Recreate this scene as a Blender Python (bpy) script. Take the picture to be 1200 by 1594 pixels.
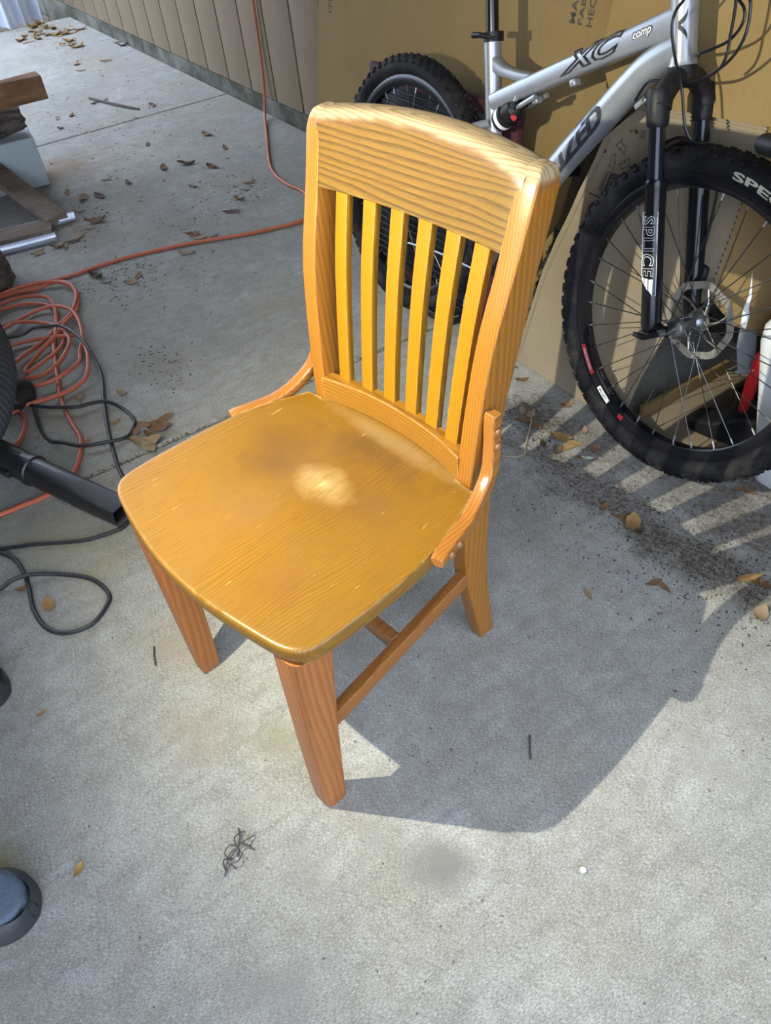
import bpy, bmesh, math, random
from mathutils import Vector, Matrix, Euler
R = math.radians
random.seed(7)
for o in list(bpy.data.objects): bpy.data.objects.remove(o, do_unlink=True)
SC = bpy.context.scene
COL = SC.collection

# ------------------------------------------------------------------ camera
CAM_POS = (0.839, -0.339, 1.220)
YAW, PITCH, ROLL, FPX = -1.073, 0.759, -0.1225, 1235.1
fwd = Vector((math.sin(YAW)*math.cos(PITCH), math.cos(YAW)*math.cos(PITCH), -math.sin(PITCH)))
rgt = Vector((math.cos(YAW), -math.sin(YAW), 0)); upv = rgt.cross(fwd)
r2 = rgt*math.cos(ROLL) + upv*math.sin(ROLL); u2 = -rgt*math.sin(ROLL) + upv*math.cos(ROLL)
cd = bpy.data.cameras.new('camera'); cam = bpy.data.objects.new('camera', cd); COL.objects.link(cam)
cd.sensor_fit = 'HORIZONTAL'; cd.sensor_width = 36; cd.lens = FPX*36/1200; cd.clip_start = 0.02; cd.clip_end = 200
M = Matrix((r2, u2, -fwd)).transposed().to_4x4(); M.translation = CAM_POS; cam.matrix_world = M
SC.camera = cam

# ------------------------------------------------------------------ light
w = bpy.data.worlds.new('sky'); SC.world = w; w.use_nodes = True
bg = w.node_tree.nodes['Background']; bg.inputs[0].default_value = (0.68, 0.80, 1.0, 1); bg.inputs[1].default_value = 5.6
LAMP_POS = Vector((-0.04, -0.52, 1.127)); LAMP_AIM = Vector((0.02, 0.85, 0.15))
ld = bpy.data.lights.new('hand_lamp', 'SPOT'); ld.energy = 128; ld.color = (1.0, 0.98, 0.79)
ld.spot_size = R(120); ld.spot_blend = 1.0; ld.shadow_soft_size = 0.004
lo = bpy.data.objects.new('hand_lamp', ld); COL.objects.link(lo); lo.location = LAMP_POS
lo.rotation_euler = (LAMP_AIM-LAMP_POS).to_track_quat('-Z', 'Y').to_euler()
vs = SC.view_settings; vs.view_transform = 'Standard'; vs.look = 'None'; vs.exposure = 0.0; vs.gamma = 1; vs.use_curve_mapping = False

# ------------------------------------------------------------------ mesh helpers
class MB:
    def __init__(s): s.v = []; s.f = []; s.m = []; s.mi = 0
    def add(s, vs, fs):
        b = len(s.v); s.v += [tuple(p) for p in vs]; s.f += [tuple(i+b for i in f) for f in fs]; s.m += [s.mi]*len(fs)
    def loft(s, rings, cap=True, closed=False):
        n = len(rings[0]); vs = [p for r in rings for p in r]; fs = []
        k = len(rings)
        for i in range(k if closed else k-1):
            a = i*n; b = ((i+1) % k)*n
            for j in range(n):
                j2 = (j+1) % n; fs.append((a+j, a+j2, b+j2, b+j))
        if cap and not closed: fs.append(tuple(range(n-1, -1, -1))); fs.append(tuple((k-1)*n+j for j in range(n)))
        s.add(vs, fs); return s
    def box(s, c, d, rot=None, r=0.0):
        x, y, z = d[0]/2, d[1]/2, d[2]/2
        if r > 0:
            r = min(r, x*.95, y*.95, z*.95)
            rings = []
            for zz, rr in ((-z, r), (-z+r*.3, r*.3), (-z+r, 0), (z-r, 0), (z-r*.3, r*.3), (z, r)):
                rings.append([(px, py, zz) for px, py in rrect(x-rr, y-rr, max(r*1.0-rr*.2, 1e-4))])
        else:
            rings = [[(-x,-y,zz),(x,-y,zz),(x,y,zz),(-x,y,zz)] for zz in (-z, z)]
        m = rot if rot is not None else Matrix.Identity(3)
        rings = [[Vector(c)+m @ Vector(p) for p in rg] for rg in rings]
        return s.loft(rings)
    def tube(s, pts, r, n=8, cap=True, flat=1.0):
        pts = [Vector(p) for p in pts]; k = len(pts); rings = []
        t0 = (pts[1]-pts[0]).normalized(); ref = Vector((0,0,1)) if abs(t0.z) < .9 else Vector((1,0,0))
        u = t0.cross(ref).normalized()
        for i in range(k):
            t = (pts[min(i+1,k-1)]-pts[max(i-1,0)]).normalized()
            u = (u - t*u.dot(t)).normalized(); v = t.cross(u)
            rr = r[i] if isinstance(r, (list, tuple)) else r
            rings.append([pts[i]+u*rr*math.cos(a)+v*rr*flat*math.sin(a) for a in [2*math.pi*j/n for j in range(n)]])
        return s.loft(rings, cap)
    def lathe(s, prof, c=(0,0,0), n=32, axis='y', closed=False, a0=0, a1=2*math.pi):
        # prof: list of (radius, along-axis)
        full = abs(a1-a0-2*math.pi) < 1e-6
        rings = []
        for i in range(n if full else n+1):
            a = a0+(a1-a0)*i/n
            rg = []
            for rr, h in prof:
                q = (rr*math.cos(a), h, rr*math.sin(a)) if axis == 'y' else ((rr*math.cos(a), rr*math.sin(a), h) if axis == 'z' else (h, rr*math.cos(a), rr*math.sin(a)))
                rg.append(Vector(c)+Vector(q))
            rings.append(rg)
        n2 = len(prof); vs = [p for r in rings for p in r]; fs = []; k = len(rings)
        for i in range(k if full else k-1):
            a = i*n2; b = ((i+1) % k)*n2
            for j in range(n2 if closed else n2-1):
                j2 = (j+1) % n2; fs.append((a+j, b+j, b+j2, a+j2))
        s.add(vs, fs); return s
    def build(s, name, mats, parent=None, smooth=35, fix=True):
        me = bpy.data.meshes.new(name); me.from_pydata(s.v, [], s.f)
        if not isinstance(mats, (list, tuple)): mats = [mats]
        for m in mats: me.materials.append(m)
        if len(mats) > 1: me.polygons.foreach_set('material_index', s.m)
        if fix:
            bm = bmesh.new(); bm.from_mesh(me); bmesh.ops.recalc_face_normals(bm, faces=bm.faces); bm.to_mesh(me); bm.free()
        if smooth:
            me.polygons.foreach_set('use_smooth', [True]*len(me.polygons)); me.set_sharp_from_angle(angle=R(smooth))
        me.update()
        return link(name, me, parent)
def link(name, me, parent=None):
    o = bpy.data.objects.new(name, me); COL.objects.link(o)
    if parent is not None: o.parent = parent
    return o
def rrect(x, y, r, seg=3):
    out = []
    for cx, cy, a in ((x-r, y-r, 0), (-x+r, y-r, 90), (-x+r, -y+r, 180), (x-r, -y+r, 270)):
        for i in range(seg+1):
            t = R(a+90*i/seg); out.append((cx+r*math.cos(t), cy+r*math.sin(t)))
    return out
def rrect4(x0, x1, y0, y1, rs, seg=3):
    """rounded rectangle with one radius per corner: (x1,y1),(x0,y1),(x0,y0),(x1,y0)"""
    out = []
    for (cx, cy, sx, sy, a), r in zip(((x1, y1, -1, -1, 0), (x0, y1, 1, -1, 90), (x0, y0, 1, 1, 180), (x1, y0, -1, 1, 270)), rs):
        for i in range(seg+1):
            t = R(a+90*i/seg); out.append((cx+sx*r+r*math.cos(t), cy+sy*r+r*math.sin(t)))
    return out
def spline(pts, n=6, closed=False):
    P = [Vector(p) for p in pts]; k = len(P); out = []
    for i in range(k if closed else k-1):
        if closed: a, b, c, d = P[(i-1) % k], P[i], P[(i+1) % k], P[(i+2) % k]
        else: a, b, c, d = P[max(i-1,0)], P[i], P[i+1], P[min(i+2,k-1)]
        for j in range(n):
            t = j/n
            out.append(.5*((2*b)+(c-a)*t+(2*a-5*b+4*c-d)*t*t+(-a+3*b-3*c+d)*t**3))
    if not closed: out.append(P[-1])
    return out
def interp(tab, x):
    if x <= tab[0][0]: return tab[0][1]
    for i in range(len(tab)-1):
        (a, fa), (b, fb) = tab[i], tab[i+1]
        if x <= b:
            # catmull-rom on irregular knots
            pa = tab[i-1] if i > 0 else (2*a-b, 2*fa-fb); pb = tab[i+2] if i+2 < len(tab) else (2*b-a, 2*fb-fa)
            ma = (fb-pa[1])/(b-pa[0]); mb = (pb[1]-fa)/(pb[0]-a); h = b-a; t = (x-a)/h
            return (2*t**3-3*t*t+1)*fa+(t**3-2*t*t+t)*h*ma+(-2*t**3+3*t*t)*fb+(t**3-t*t)*h*mb
    return tab[-1][1]
def tag(o, label, cat, group=None, kind=None):
    o['label'] = label; o['category'] = cat
    if group: o['group'] = group
    if kind: o['kind'] = kind
    return o
def struct(o, label=None, cat=None):
    o['kind'] = 'structure'
    if label: o['label'] = label
    if cat: o['category'] = cat
    return o
def thing(name, label, cat, loc=(0,0,0), rot=(0,0,0), group=None):
    o = bpy.data.objects.new(name, None); COL.objects.link(o); o.empty_display_size = .05
    o.location = loc; o.rotation_euler = rot
    return tag(o, label, cat, group)
def text_mesh(s, size=1.0, shear=0.0, space=1.0, bold=0.0, xs=1.0, outline=0.0):
    cu = bpy.data.curves.new('txt', 'FONT'); cu.body = s; cu.size = size; cu.shear = shear; cu.space_character = space; cu.offset = bold*size; cu.resolution_u = 3
    if outline: cu.fill_mode = 'NONE'; cu.bevel_depth = outline*size; cu.bevel_resolution = 0
    o = bpy.data.objects.new('txt', cu); COL.objects.link(o)
    dg = bpy.context.evaluated_depsgraph_get(); me = bpy.data.meshes.new_from_object(o.evaluated_get(dg))
    bpy.data.objects.remove(o, do_unlink=True); bpy.data.curves.remove(cu)
    for v in me.vertices: v.co.x *= xs
    return me
def text_part(s, size, fn, mat, parent, name='lettering', cuts_x=0, cuts_y=0, fit=None, **kw):
    """text laid flat in (x,y), then every vertex moved by fn(x, y) -> point"""
    me = text_mesh(s, size, **kw)
    bm = bmesh.new(); bm.from_mesh(me)
    xs = [v.co.x for v in bm.verts]; ys = [v.co.y for v in bm.verts]
    x0, x1, y0, y1 = min(xs), max(xs), min(ys), max(ys)
    if fit:
        for v in bm.verts: v.co.x = (v.co.x-x0)/(x1-x0)*fit[0]; v.co.y = (v.co.y-y0)/(y1-y0)*fit[1]
        x0, x1, y0, y1 = 0, fit[0], 0, fit[1]
    for i in range(1, cuts_x):
        g = bm.verts[:]+bm.edges[:]+bm.faces[:]
        bmesh.ops.bisect_plane(bm, geom=g, plane_co=(x0+(x1-x0)*i/cuts_x, 0, 0), plane_no=(1,0,0))
    for i in range(1, cuts_y):
        g = bm.verts[:]+bm.edges[:]+bm.faces[:]
        bmesh.ops.bisect_plane(bm, geom=g, plane_co=(0, y0+(y1-y0)*i/cuts_y, 0), plane_no=(0,1,0))
    for v in bm.verts: v.co = Vector(fn(v.co.x, v.co.y))
    bm.to_mesh(me); bm.free()
    me.materials.clear(); me.materials.append(mat)
    return link(name, me, parent)

# ------------------------------------------------------------------ material helpers
class NT:
    def __init__(s, name):
        s.m = bpy.data.materials.new(name); s.m.use_nodes = True; s.t = s.m.node_tree
        s.b = s.t.nodes['Principled BSDF']
    def n(s, typ, **kw):
        o = s.t.nodes.new(typ)
        for k, v in kw.items(): setattr(o, k, v)
        return o
    def l(s, a, b): s.t.links.new(a, b)
    def sock(s, node_in, v):
        if v is None: return
        if hasattr(v, 'node'): s.l(v, node_in)
        else: node_in.default_value = v
    def math(s, op, a, b=None, c=None, clamp=False):
        o = s.n('ShaderNodeMath', operation=op, use_clamp=clamp)
        for i, v in enumerate((a, b, c)): s.sock(o.inputs[i], v)
        return o.outputs[0]
    def co(s, kind='Object'): return s.n('ShaderNodeTexCoord').outputs[kind]
    def mapv(s, v, scale=(1,1,1), loc=(0,0,0), rot=(0,0,0)):
        o = s.n('ShaderNodeMapping'); s.l(v, o.inputs[0]); o.inputs[1].default_value = loc; o.inputs[2].default_value = rot; o.inputs[3].default_value = scale
        return o.outputs[0]
    def noise(s, v, scale, detail=2, rough=.5, dist=0.0, out='Fac'):
        o = s.n('ShaderNodeTexNoise'); s.l(v, o.inputs['Vector']); o.inputs['Scale'].default_value = scale
        o.inputs['Detail'].default_value = detail; o.inputs['Roughness'].default_value = rough; o.inputs['Distortion'].default_value = dist
        return o.outputs[out]
    def ramp(s, f, stops, interp='LINEAR'):
        o = s.n('ShaderNodeValToRGB'); s.l(f, o.inputs[0]); e = o.color_ramp.elements; o.color_ramp.interpolation = interp
        while len(e) < len(stops): e.new(.5)
        for k, (p, c) in enumerate(stops):
            e[k].position = p; e[k].color = (c, c, c, 1) if not isinstance(c, (tuple, list)) else (*c[:3], 1)
        return o.outputs[0]
    def mix(s, f, a, b, mode='MIX'):
        o = s.n('ShaderNodeMix', data_type='RGBA', blend_type=mode); s.sock(o.inputs[0], f)
        for i, v in ((6, a), (7, b)):
            if hasattr(v, 'node'): s.l(v, o.inputs[i])
            else: o.inputs[i].default_value = (*v[:3], 1)
        return o.outputs[2]
    def sep(s, v):
        o = s.n('ShaderNodeSeparateXYZ'); s.l(v, o.inputs[0]); return o.outputs
    def bump(s, h, strength=.3, dist=.002, nrm=None):
        o = s.n('ShaderNodeBump'); s.l(h, o.inputs['Height']); o.inputs['Strength'].default_value = strength; o.inputs['Distance'].default_value = dist
        if nrm is not None: s.l(nrm, o.inputs['Normal'])
        s.l(o.outputs[0], s.b.inputs['Normal']); return o.outputs[0]
    def set(s, col=None, rough=None, metal=None, spec=None, coat=None):
        B = s.b.inputs
        if col is not None:
            if hasattr(col, 'node'): s.l(col, B['Base Color'])
            else: B['Base Color'].default_value = (*col[:3], 1)
        for k, v in (('Roughness', rough), ('Metallic', metal), ('Specular IOR Level', spec), ('Coat Weight', coat)):
            if v is not None: s.sock(B[k], v)
        return s.m
    def edge(s, radius, lo=.80, hi=.97):
        """1 along worn arrises, from the bevel normal"""
        bv = s.n('ShaderNodeBevel'); bv.samples = 4; bv.inputs[0].default_value = radius
        g = s.n('ShaderNodeNewGeometry'); d = s.n('ShaderNodeVectorMath', operation='DOT_PRODUCT'); s.l(bv.outputs[0], d.inputs[0]); s.l(g.outputs['Normal'], d.inputs[1])
        return s.ramp(d.outputs['Value'], [(lo, 1.0), (hi, 0.0)])
def plain(name, col, rough=.5, metal=0.0, var=.15, scale=30, bump=0.0, spec=.5, bscale=200):
    t = NT(name); c = t.co()
    n = t.noise(c, scale, 4)
    a = tuple(x*(1-var) for x in col); b = tuple(min(1, x*(1+var)) for x in col)
    t.set(t.mix(n, a, b), rough, metal, spec)
    if bump: t.bump(t.noise(c, bscale, 3), bump, .002)
    return t.m

def wood(name, axis, ring, freq, light, dark, seed=0.0, wob=.012, rough=.38, edge=True, top=False, seat=False, post=False, line=(.30, .62), amp=.62):
    """oak: growth rings as warped layers across `ring`, stretched along `axis`"""
    t = NT(name); c = t.co()
    sc = [1, 1, 1]; sc['xyz'.index(axis)] = .16
    cs = t.mapv(c, tuple(sc), (seed, seed*.7, seed*.3))
    nz = t.noise(cs, 9, 2, .5); nz2 = t.noise(cs, 45, 2, .5)
    dv = t.n('ShaderNodeVectorMath', operation='DOT_PRODUCT'); t.l(c, dv.inputs[0]); dv.inputs[1].default_value = ring
    u = t.math('MULTIPLY_ADD', t.math('SUBTRACT', nz, .5), wob*4, dv.outputs['Value'])
    u = t.math('MULTIPLY_ADD', t.math('SUBTRACT', nz2, .5), wob*.35, u)
    fr = t.math('FRACT', t.math('MULTIPLY', u, freq))
    rings = t.ramp(fr, [(0, 0.0), (line[0], .12), (line[1], .75), (.86, 1.0), (1.0, 0.0)])
    sc2 = [1, 1, 1]; sc2['xyz'.index(axis)] = .035
    pores = t.noise(t.mapv(c, tuple(sc2), (seed*2, 0, seed)), 700, 2, .6)
    poref = t.ramp(pores, [(.52, 0.0), (.66, 1.0)])
    blot = t.noise(t.mapv(c, (1,1,1), (seed, 1, 2)), 14, 3)
    f = t.math('MULTIPLY_ADD', poref, .30, t.math('MULTIPLY', rings, amp), clamp=True)
    mid = tuple((a*.6+b*.4) for a, b in zip(light, dark))
    col = t.mix(f, light, dark)
    col = t.mix(t.ramp(blot, [(.35, 0.0), (.7, .35)]), col, mid)
    pale = (0.46, 0.31, 0.14)
    rg = rough
    if seat:
        x, y, z = t.sep(c)
        def spot(cx, cy, rx, ry, lo, hi, nsc=12, amp=.5):
            dx = t.math('DIVIDE', t.math('SUBTRACT', x, cx), rx); dy = t.math('DIVIDE', t.math('SUBTRACT', y, cy), ry)
            d = t.math('SQRT', t.math('ADD', t.math('MULTIPLY', dx, dx), t.math('MULTIPLY', dy, dy)))
            d = t.math('MULTIPLY_ADD', t.math('SUBTRACT', t.noise(c, nsc, 4, .6), .5), amp, d)
            return t.ramp(d, [(lo, 1.0), (hi, 0.0)])
        # wear: dull brown, sat-in areas and a pale bare patch in the middle
        for (cx, cy, rx, ry, cc, am) in ((.00, .03, .20, .15, (.140, .064, .012), .62), (.02, .115, .15, .055, (.090, .046, .016), .70), (-.10, .005, .075, .060, (.095, .048, .016), .62), (.10, .05, .06, .07, (.125, .060, .016), .42), (.125, -.15, .05, .05, (.15, .058, .02), .40), (-.02, -.09, .10, .05, (.16, .076, .014), .35)):
            dk = spot(cx, cy, rx, ry, .15, 1.35, 11, 1.5); col = t.mix(t.math('MULTIPLY', dk, am), col, cc)
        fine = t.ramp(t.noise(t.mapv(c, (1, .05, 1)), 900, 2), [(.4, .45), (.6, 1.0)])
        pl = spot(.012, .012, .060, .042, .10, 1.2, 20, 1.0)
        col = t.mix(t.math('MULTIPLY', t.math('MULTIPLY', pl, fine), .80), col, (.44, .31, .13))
        pl = spot(.02, .150, .17, .022, .3, 1.2, 18, .8); col = t.mix(t.math('MULTIPLY', pl, .45), col, (.28, .19, .09))
        scr = t.noise(t.mapv(c, (1, .18, 1), (0, 0, 0), (0, 0, .5)), 130, 3, .7)
        col = t.mix(t.math('MULTIPLY', t.ramp(scr, [(.69, 0.0), (.74, 1.0)]), .65), col, (.44, .29, .10))
        rg = t.math('MULTIPLY_ADD', dk, .1, t.math('MULTIPLY_ADD', blot, .25, .26))
    if top:
        x, y, z = t.sep(c)
        g = t.n('ShaderNodeNewGeometry'); nx, ny, nzv = t.sep(g.outputs['True Normal'])
        # bare, handled wood on top of the back: the finish is rubbed off there
        hh = t.math('MULTIPLY_ADD', t.math('MULTIPLY', x, x), .42, z)      # height above the arched line
        hh = t.math('MULTIPLY_ADD', t.math('SUBTRACT', t.noise(c, 22, 3), .5), .012, hh)
        k = t.ramp(t.math('MULTIPLY', hh, 1.0), [(.8735, 0.0), (.8785, 1.0)])
        ex_ = t.math('MULTIPLY', t.math('SUBTRACT', x, .035), .105); ey_ = t.math('SUBTRACT', y, .272)
        el = t.math('SQRT', t.math('ADD', t.math('MULTIPLY', ex_, ex_), t.math('MULTIPLY', ey_, ey_)))
        el = t.math('MULTIPLY_ADD', t.math('SUBTRACT', nz2, .5), .004, el)
        figure = t.ramp(t.math('FRACT', t.math('MULTIPLY', el, 250)), [(0, 0.0), (.5, .15), (.8, 1.0), (1.0, 0.0)])
        barec = t.mix(t.math('MULTIPLY', figure, .75), (.37, .265, .145), (.135, .085, .04))
        bd = t.ramp(hh, [(.866, 0.0), (.8735, .55), (.879, 0.0)])
        col = t.mix(bd, col, (.14, .065, .035)); col = t.mix(k, col, barec)
        rg = t.math('MULTIPLY_ADD', k, .18, rough)
    if edge:
        e = t.edge(.009, .70, .985) if seat else t.edge(.0035); wn = t.noise(c, 60, 4, .7)
        col = t.mix(t.math('MULTIPLY', e, t.ramp(wn, [(.42, 0.0), (.60, .85)])), col, pale)
    t.set(col, rg, 0, .4, .05)
    t.b.inputs['Coat Roughness'].default_value = .25
    t.bump(t.math('ADD', t.math('MULTIPLY', poref, -1.0), t.math('MULTIPLY', rings, -.4)), .12, .0006)
    return t.m

LT, DK = (.29, .125, .012), (.12, .050, .008)
RL, RD = (.325, .112, .026), (.17, .054, .013)
M_CREST = wood('oak_crest', 'x', (0, .55, .83), 120, (.165, .086, .013), (.050, .026, .008), 1.3, .013, top=True, line=(.42, .72), amp=.85)
M_RAIL = wood('oak_rail', 'x', (0, .3, .95), 170, LT, DK, 2.2, .006)
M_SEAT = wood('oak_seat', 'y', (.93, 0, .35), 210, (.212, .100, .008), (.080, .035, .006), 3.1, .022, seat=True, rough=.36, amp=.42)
M_SLAT = wood('oak_slat', 'z', (.95, .3, 0), 260, (.325, .152, .004), (.170, .074, .004), 4.7, .004)
M_LEG = wood('oak_leg', 'z', (.7, .7, 0), 130, RL, RD, 6.4, .010)
M_STR = wood('oak_stretcher', 'y', (.4, 0, .9), 150, (.26, .10, .022), RD, 7.7, .006)
M_BRACE = wood('oak_brace', 'y', (.9, 0, .4), 190, (.29, .12, .022), RD, 8.2, .005, rough=.2)
M_PLUG = plain('wood_plug', (.24, .10, .035), .3)
M_GLIDE = plain('steel_glide', (.55, .55, .55), .3, .9)

# concrete --------------------------------------------------------
def concrete(name, outdoor=False):
    t = NT(name); c = t.co('Object'); x, y, z = t.sep(c)
    big = t.noise(c, 2.2, 5, .6); mid = t.noise(t.mapv(c, (1, 1, 1), (3, 1, 0)), 9, 5, .62)
    broom = t.noise(t.mapv(c, (1, .30, 1), (0, 0, 0), (0, 0, R(-9))), 640, 3, .65)
    sweep = t.noise(t.mapv(c, (1, .10, 1), (2, 0, 0), (0, 0, R(-9))), 75, 4, .65)
    speck = t.noise(c, 520, 3, .7); pit = t.noise(t.mapv(c, (1, .6, 1), (9, 4, 0)), 210, 2, .6); mott = t.noise(t.mapv(c, (1, .7, 1), (4, 8, 0)), 34, 5, .7)
    base = t.mix(t.ramp(big, [(.35, 0.0), (.68, 1.0)]), (.300, .292, .262), (.425, .415, .385))
    base = t.mix(t.ramp(mid, [(.36, .55), (.62, 0.0)]), base, (.245, .228, .192))
    base = t.mix(t.ramp(mott, [(.36, .50), (.52, 0.0)]), base, (.205, .192, .165))
    base = t.mix(t.ramp(mott, [(.55, 0.0), (.72, .35)]), base, (.52, .515, .49))
    base = t.mix(t.ramp(t.noise(t.mapv(c, (1,1,1), (7, 2, 0)), 3.1, 4), [(.50, 0.0), (.70, .45)]), base, (.30, .262, .175))
    base = t.mix(t.ramp(sweep, [(.38, .40), (.50, 0.0)]), base, (.215, .205, .185))
    base = t.mix(t.ramp(broom, [(.38, .70), (.51, 0.0)]), base, (.155, .15, .14))
    base = t.mix(t.ramp(broom, [(.53, 0.0), (.66, .45)]), base, (.64, .64, .61))
    base = t.mix(t.ramp(speck, [(.33, .6), (.45, 0.0)]), base, (.12, .115, .105))
    base = t.mix(t.ramp(pit, [(.69, 0.0), (.74, .75)]), base, (.09, .08, .065))
    def spot(cx, cy, rx, ry, rot=0.0, lo=.15, hi=1.35, nsc=9, amp=2.0):
        m = t.mapv(c, (1, 1, 1), (-cx, -cy, 0)); m = t.mapv(m, (1/rx, 1/ry, 0), (0,0,0), (0, 0, -rot)) if rot == 0 else t.mapv(t.mapv(m, (1,1,1), (0,0,0), (0,0,-rot)), (1/rx, 1/ry, 0))
        ln = t.n('ShaderNodeVectorMath', operation='LENGTH'); t.l(m, ln.inputs[0])
        d = t.math('MULTIPLY_ADD', t.math('SUBTRACT', t.noise(c, nsc, 5, .65), .5), amp, ln.outputs['Value'])
        return t.ramp(d, [(lo, 1.0), (hi, 0.0)])
    for (cx, cy, rx, ry, rot, colr, amt) in STAINS:
        base = t.mix(t.math('MULTIPLY', spot(cx, cy, rx, ry, rot), amt), base, colr)
    # swept-in earth along the bike, darkened further to deepen the slat-shadow bands
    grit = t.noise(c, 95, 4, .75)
    for (cx, cy, rx, ry, rot, amt) in EARTH_SHADE:
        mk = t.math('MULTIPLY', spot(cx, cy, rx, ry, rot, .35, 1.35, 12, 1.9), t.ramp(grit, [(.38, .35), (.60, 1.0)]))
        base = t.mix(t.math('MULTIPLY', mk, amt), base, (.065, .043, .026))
    t.set(base, .88, 0, .25)
    h = t.math('ADD', t.math('MULTIPLY', broom, 1.0), t.math('MULTIPLY', speck, .6))
    t.bump(h, .40, .0014)
    return t.m
STAINS = [(.41, -.081, .075, .06, .6, (.185, .18, .165), .85), (.294, -.252, .06, .05, 0.0, (.25, .24, .21), .5), (.417, -.373, .09, .06, .9, (.23, .225, .21), .55),
          (.309, -.145, .035, .03, 0.0, (.25, .24, .22), .6), (.067, -.19, .11, .05, .8, (.25, .235, .15), .55), (-.235, -.246, .10, .06, .3, (.33, .24, .15), .35),
          (-.674, -.349, .28, .12, .2, (.33, .29, .17), .5), (-.03, -.31, .10, .07, .2, (.31, .24, .17), .35), (-3.1, .36, .28, .30, 0.0, (.20, .13, .08), .75),
          (-1.21, .10, .16, .11, 0.0, (.20, .18, .15), .55), (-1.55, -.12, .40, .22, 0.0, (.27, .25, .21), .6), (-2.1, .5, .35, .16, 0.0, (.23, .21, .18), .5),
          (-1.15, -.2, .25, .15, .3, (.26, .22, .14), .55), (.52, .367, .07, .05, 0.0, (.30, .29, .27), .4), (-.005, -.66, .12, .05, 0.0, (.33, .29, .10), .6),
          (-2.35, .2, .30, .12, .1, (.22, .17, .12), .6), (.67, -.2, .10, .08, 0.0, (.32, .315, .30), .4)]
EARTH_SHADE = [(-.15, .80, .35, .07, .0, .7), (.22, .84, .25, .08, 0.0, .75), (-.05, .68, .34, .085, .05, .85), (.24, .70, .20, .10, .1, .9), (-.36, .74, .13, .07, 0.0, .85), (.1, .98, .5, .10, 0.0, .9), (-.2, .52, .30, .14, 0.0, .35)]
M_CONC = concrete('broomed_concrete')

# ================================================================== SETTING
WALL_Y = 1.38
t = NT('bare_earth'); c = t.co(); n1 = t.noise(c, 9, 6, .7)
t.set(t.mix(t.ramp(n1, [(.35, 0.0), (.65, 1.0)]), (.045, .032, .02), (.17, .13, .085)), .95); t.bump(n1, .6, .03)
M_EARTH = t.m
fl = MB().box((-4.0, -1.2, -.115), (24, 10.4, .05)).build('floor', M_EARTH, smooth=0); struct(fl)
XJ = [-6.12-.20, -3.49, -.857, 1.77, 4.4]
def slab(x0, x1, y0, y1):
    m = MB(); b = .006; g = .004
    x0 += g; x1 -= g
    m.loft([[(x0, y0, -.09), (x1, y0, -.09), (x1, y1, -.09), (x0, y1, -.09)],
            [(x0, y0, -b), (x1, y0, -b), (x1, y1, -b), (x0, y1, -b)],
            [(x0+b, y0+b, 0), (x1-b, y0+b, 0), (x1-b, y1-b, 0), (x0+b, y1-b, 0)]])
    return m.build('slab', M_CONC, fl, smooth=0)
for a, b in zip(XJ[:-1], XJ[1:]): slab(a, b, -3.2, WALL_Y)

t = NT('cream_siding_paint'); c = t.co()
g1 = t.noise(t.mapv(c, (1, 1, .05)), 160, 4, .6); g2 = t.noise(t.mapv(c, (1, 1, .35)), 7, 4, .6)
colr = t.mix(g2, (.175, .128, .078), (.23, .172, .105))
colr = t.mix(t.ramp(g1, [(.55, 0.0), (.75, .5)]), colr, (.24, .195, .12)); t.set(colr, .7, 0, .3); t.bump(g1, .5, .004)
M_SIDING = t.m
M_GROOVE = plain('groove_dark_paint', (.20, .155, .07), .9, 0, .3, 12)
t = NT('mossy_foundation'); c = t.co(); n1 = t.noise(c, 6, 6, .65)
t.set(t.mix(t.ramp(n1, [(.38, 0.0), (.66, 1.0)]), (.05, .052, .035), (.155, .15, .125)), .95, 0, .2); t.bump(t.noise(c, 60, 4), .5, .006)
M_FOUND = t.m
wall = MB().box((-3.5, WALL_Y+.075, 1.32), (11.0, .11, 2.5)).build('wall_back', M_GROOVE, smooth=0); struct(wall)
MB().box((-3.5, WALL_Y+.055, -.005), (11.0, .11, .16), r=.004).build('foundation', M_FOUND, wall)
pitch = .268; bx0 = -2.36+pitch*10
bm_ = MB().box((0, 0, 0), (pitch-.012, .022, 2.49), r=.003); first = None
for i in range(38):
    xx = bx0-pitch*(i+.5)
    if xx < -8.9: break
    if first is None:
        first = bm_.build('siding_board', M_SIDING, wall, smooth=30); o = first
    else: o = link('siding_board', first.data, wall)
    o.location = (xx, WALL_Y+.011, .078+1.245)
M_CEIL = plain('ceiling_boards', (.14, .115, .09), .9, 0, .1, 4)
ce = MB().box((-1.1, -.6, 2.62), (6.0, 4.2, .06)).build('ceiling', M_CEIL, smooth=0); struct(ce)  # unseen roof, added and cut short to shape daylight, dark to cut bounce
for i in range(6):
    MB().box((-3.9+i*1.06, -.6, 2.53), (.045, 4.1, .12)).build('rafter', M_CEIL, ce, smooth=0)
M_WALL2 = plain('low_bounce_wall', (.10, .085, .07), .85, 0, .1, 3)  # tone darkened to cut light bounced off the unseen walls
wf = MB().box((-1.1, -2.65, 1.25), (6.0, .1, 2.7)).build('added_wall_front', M_WALL2, smooth=0); struct(wf)  # unseen wall, added to block ambient light from this side
wr = MB().box((.98, 1.01, 1.25), (.12, .74, 2.7)).build('added_wall_right', M_WALL2, smooth=0); struct(wr)  # unseen return wall, invented to keep side daylight off the carton

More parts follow.
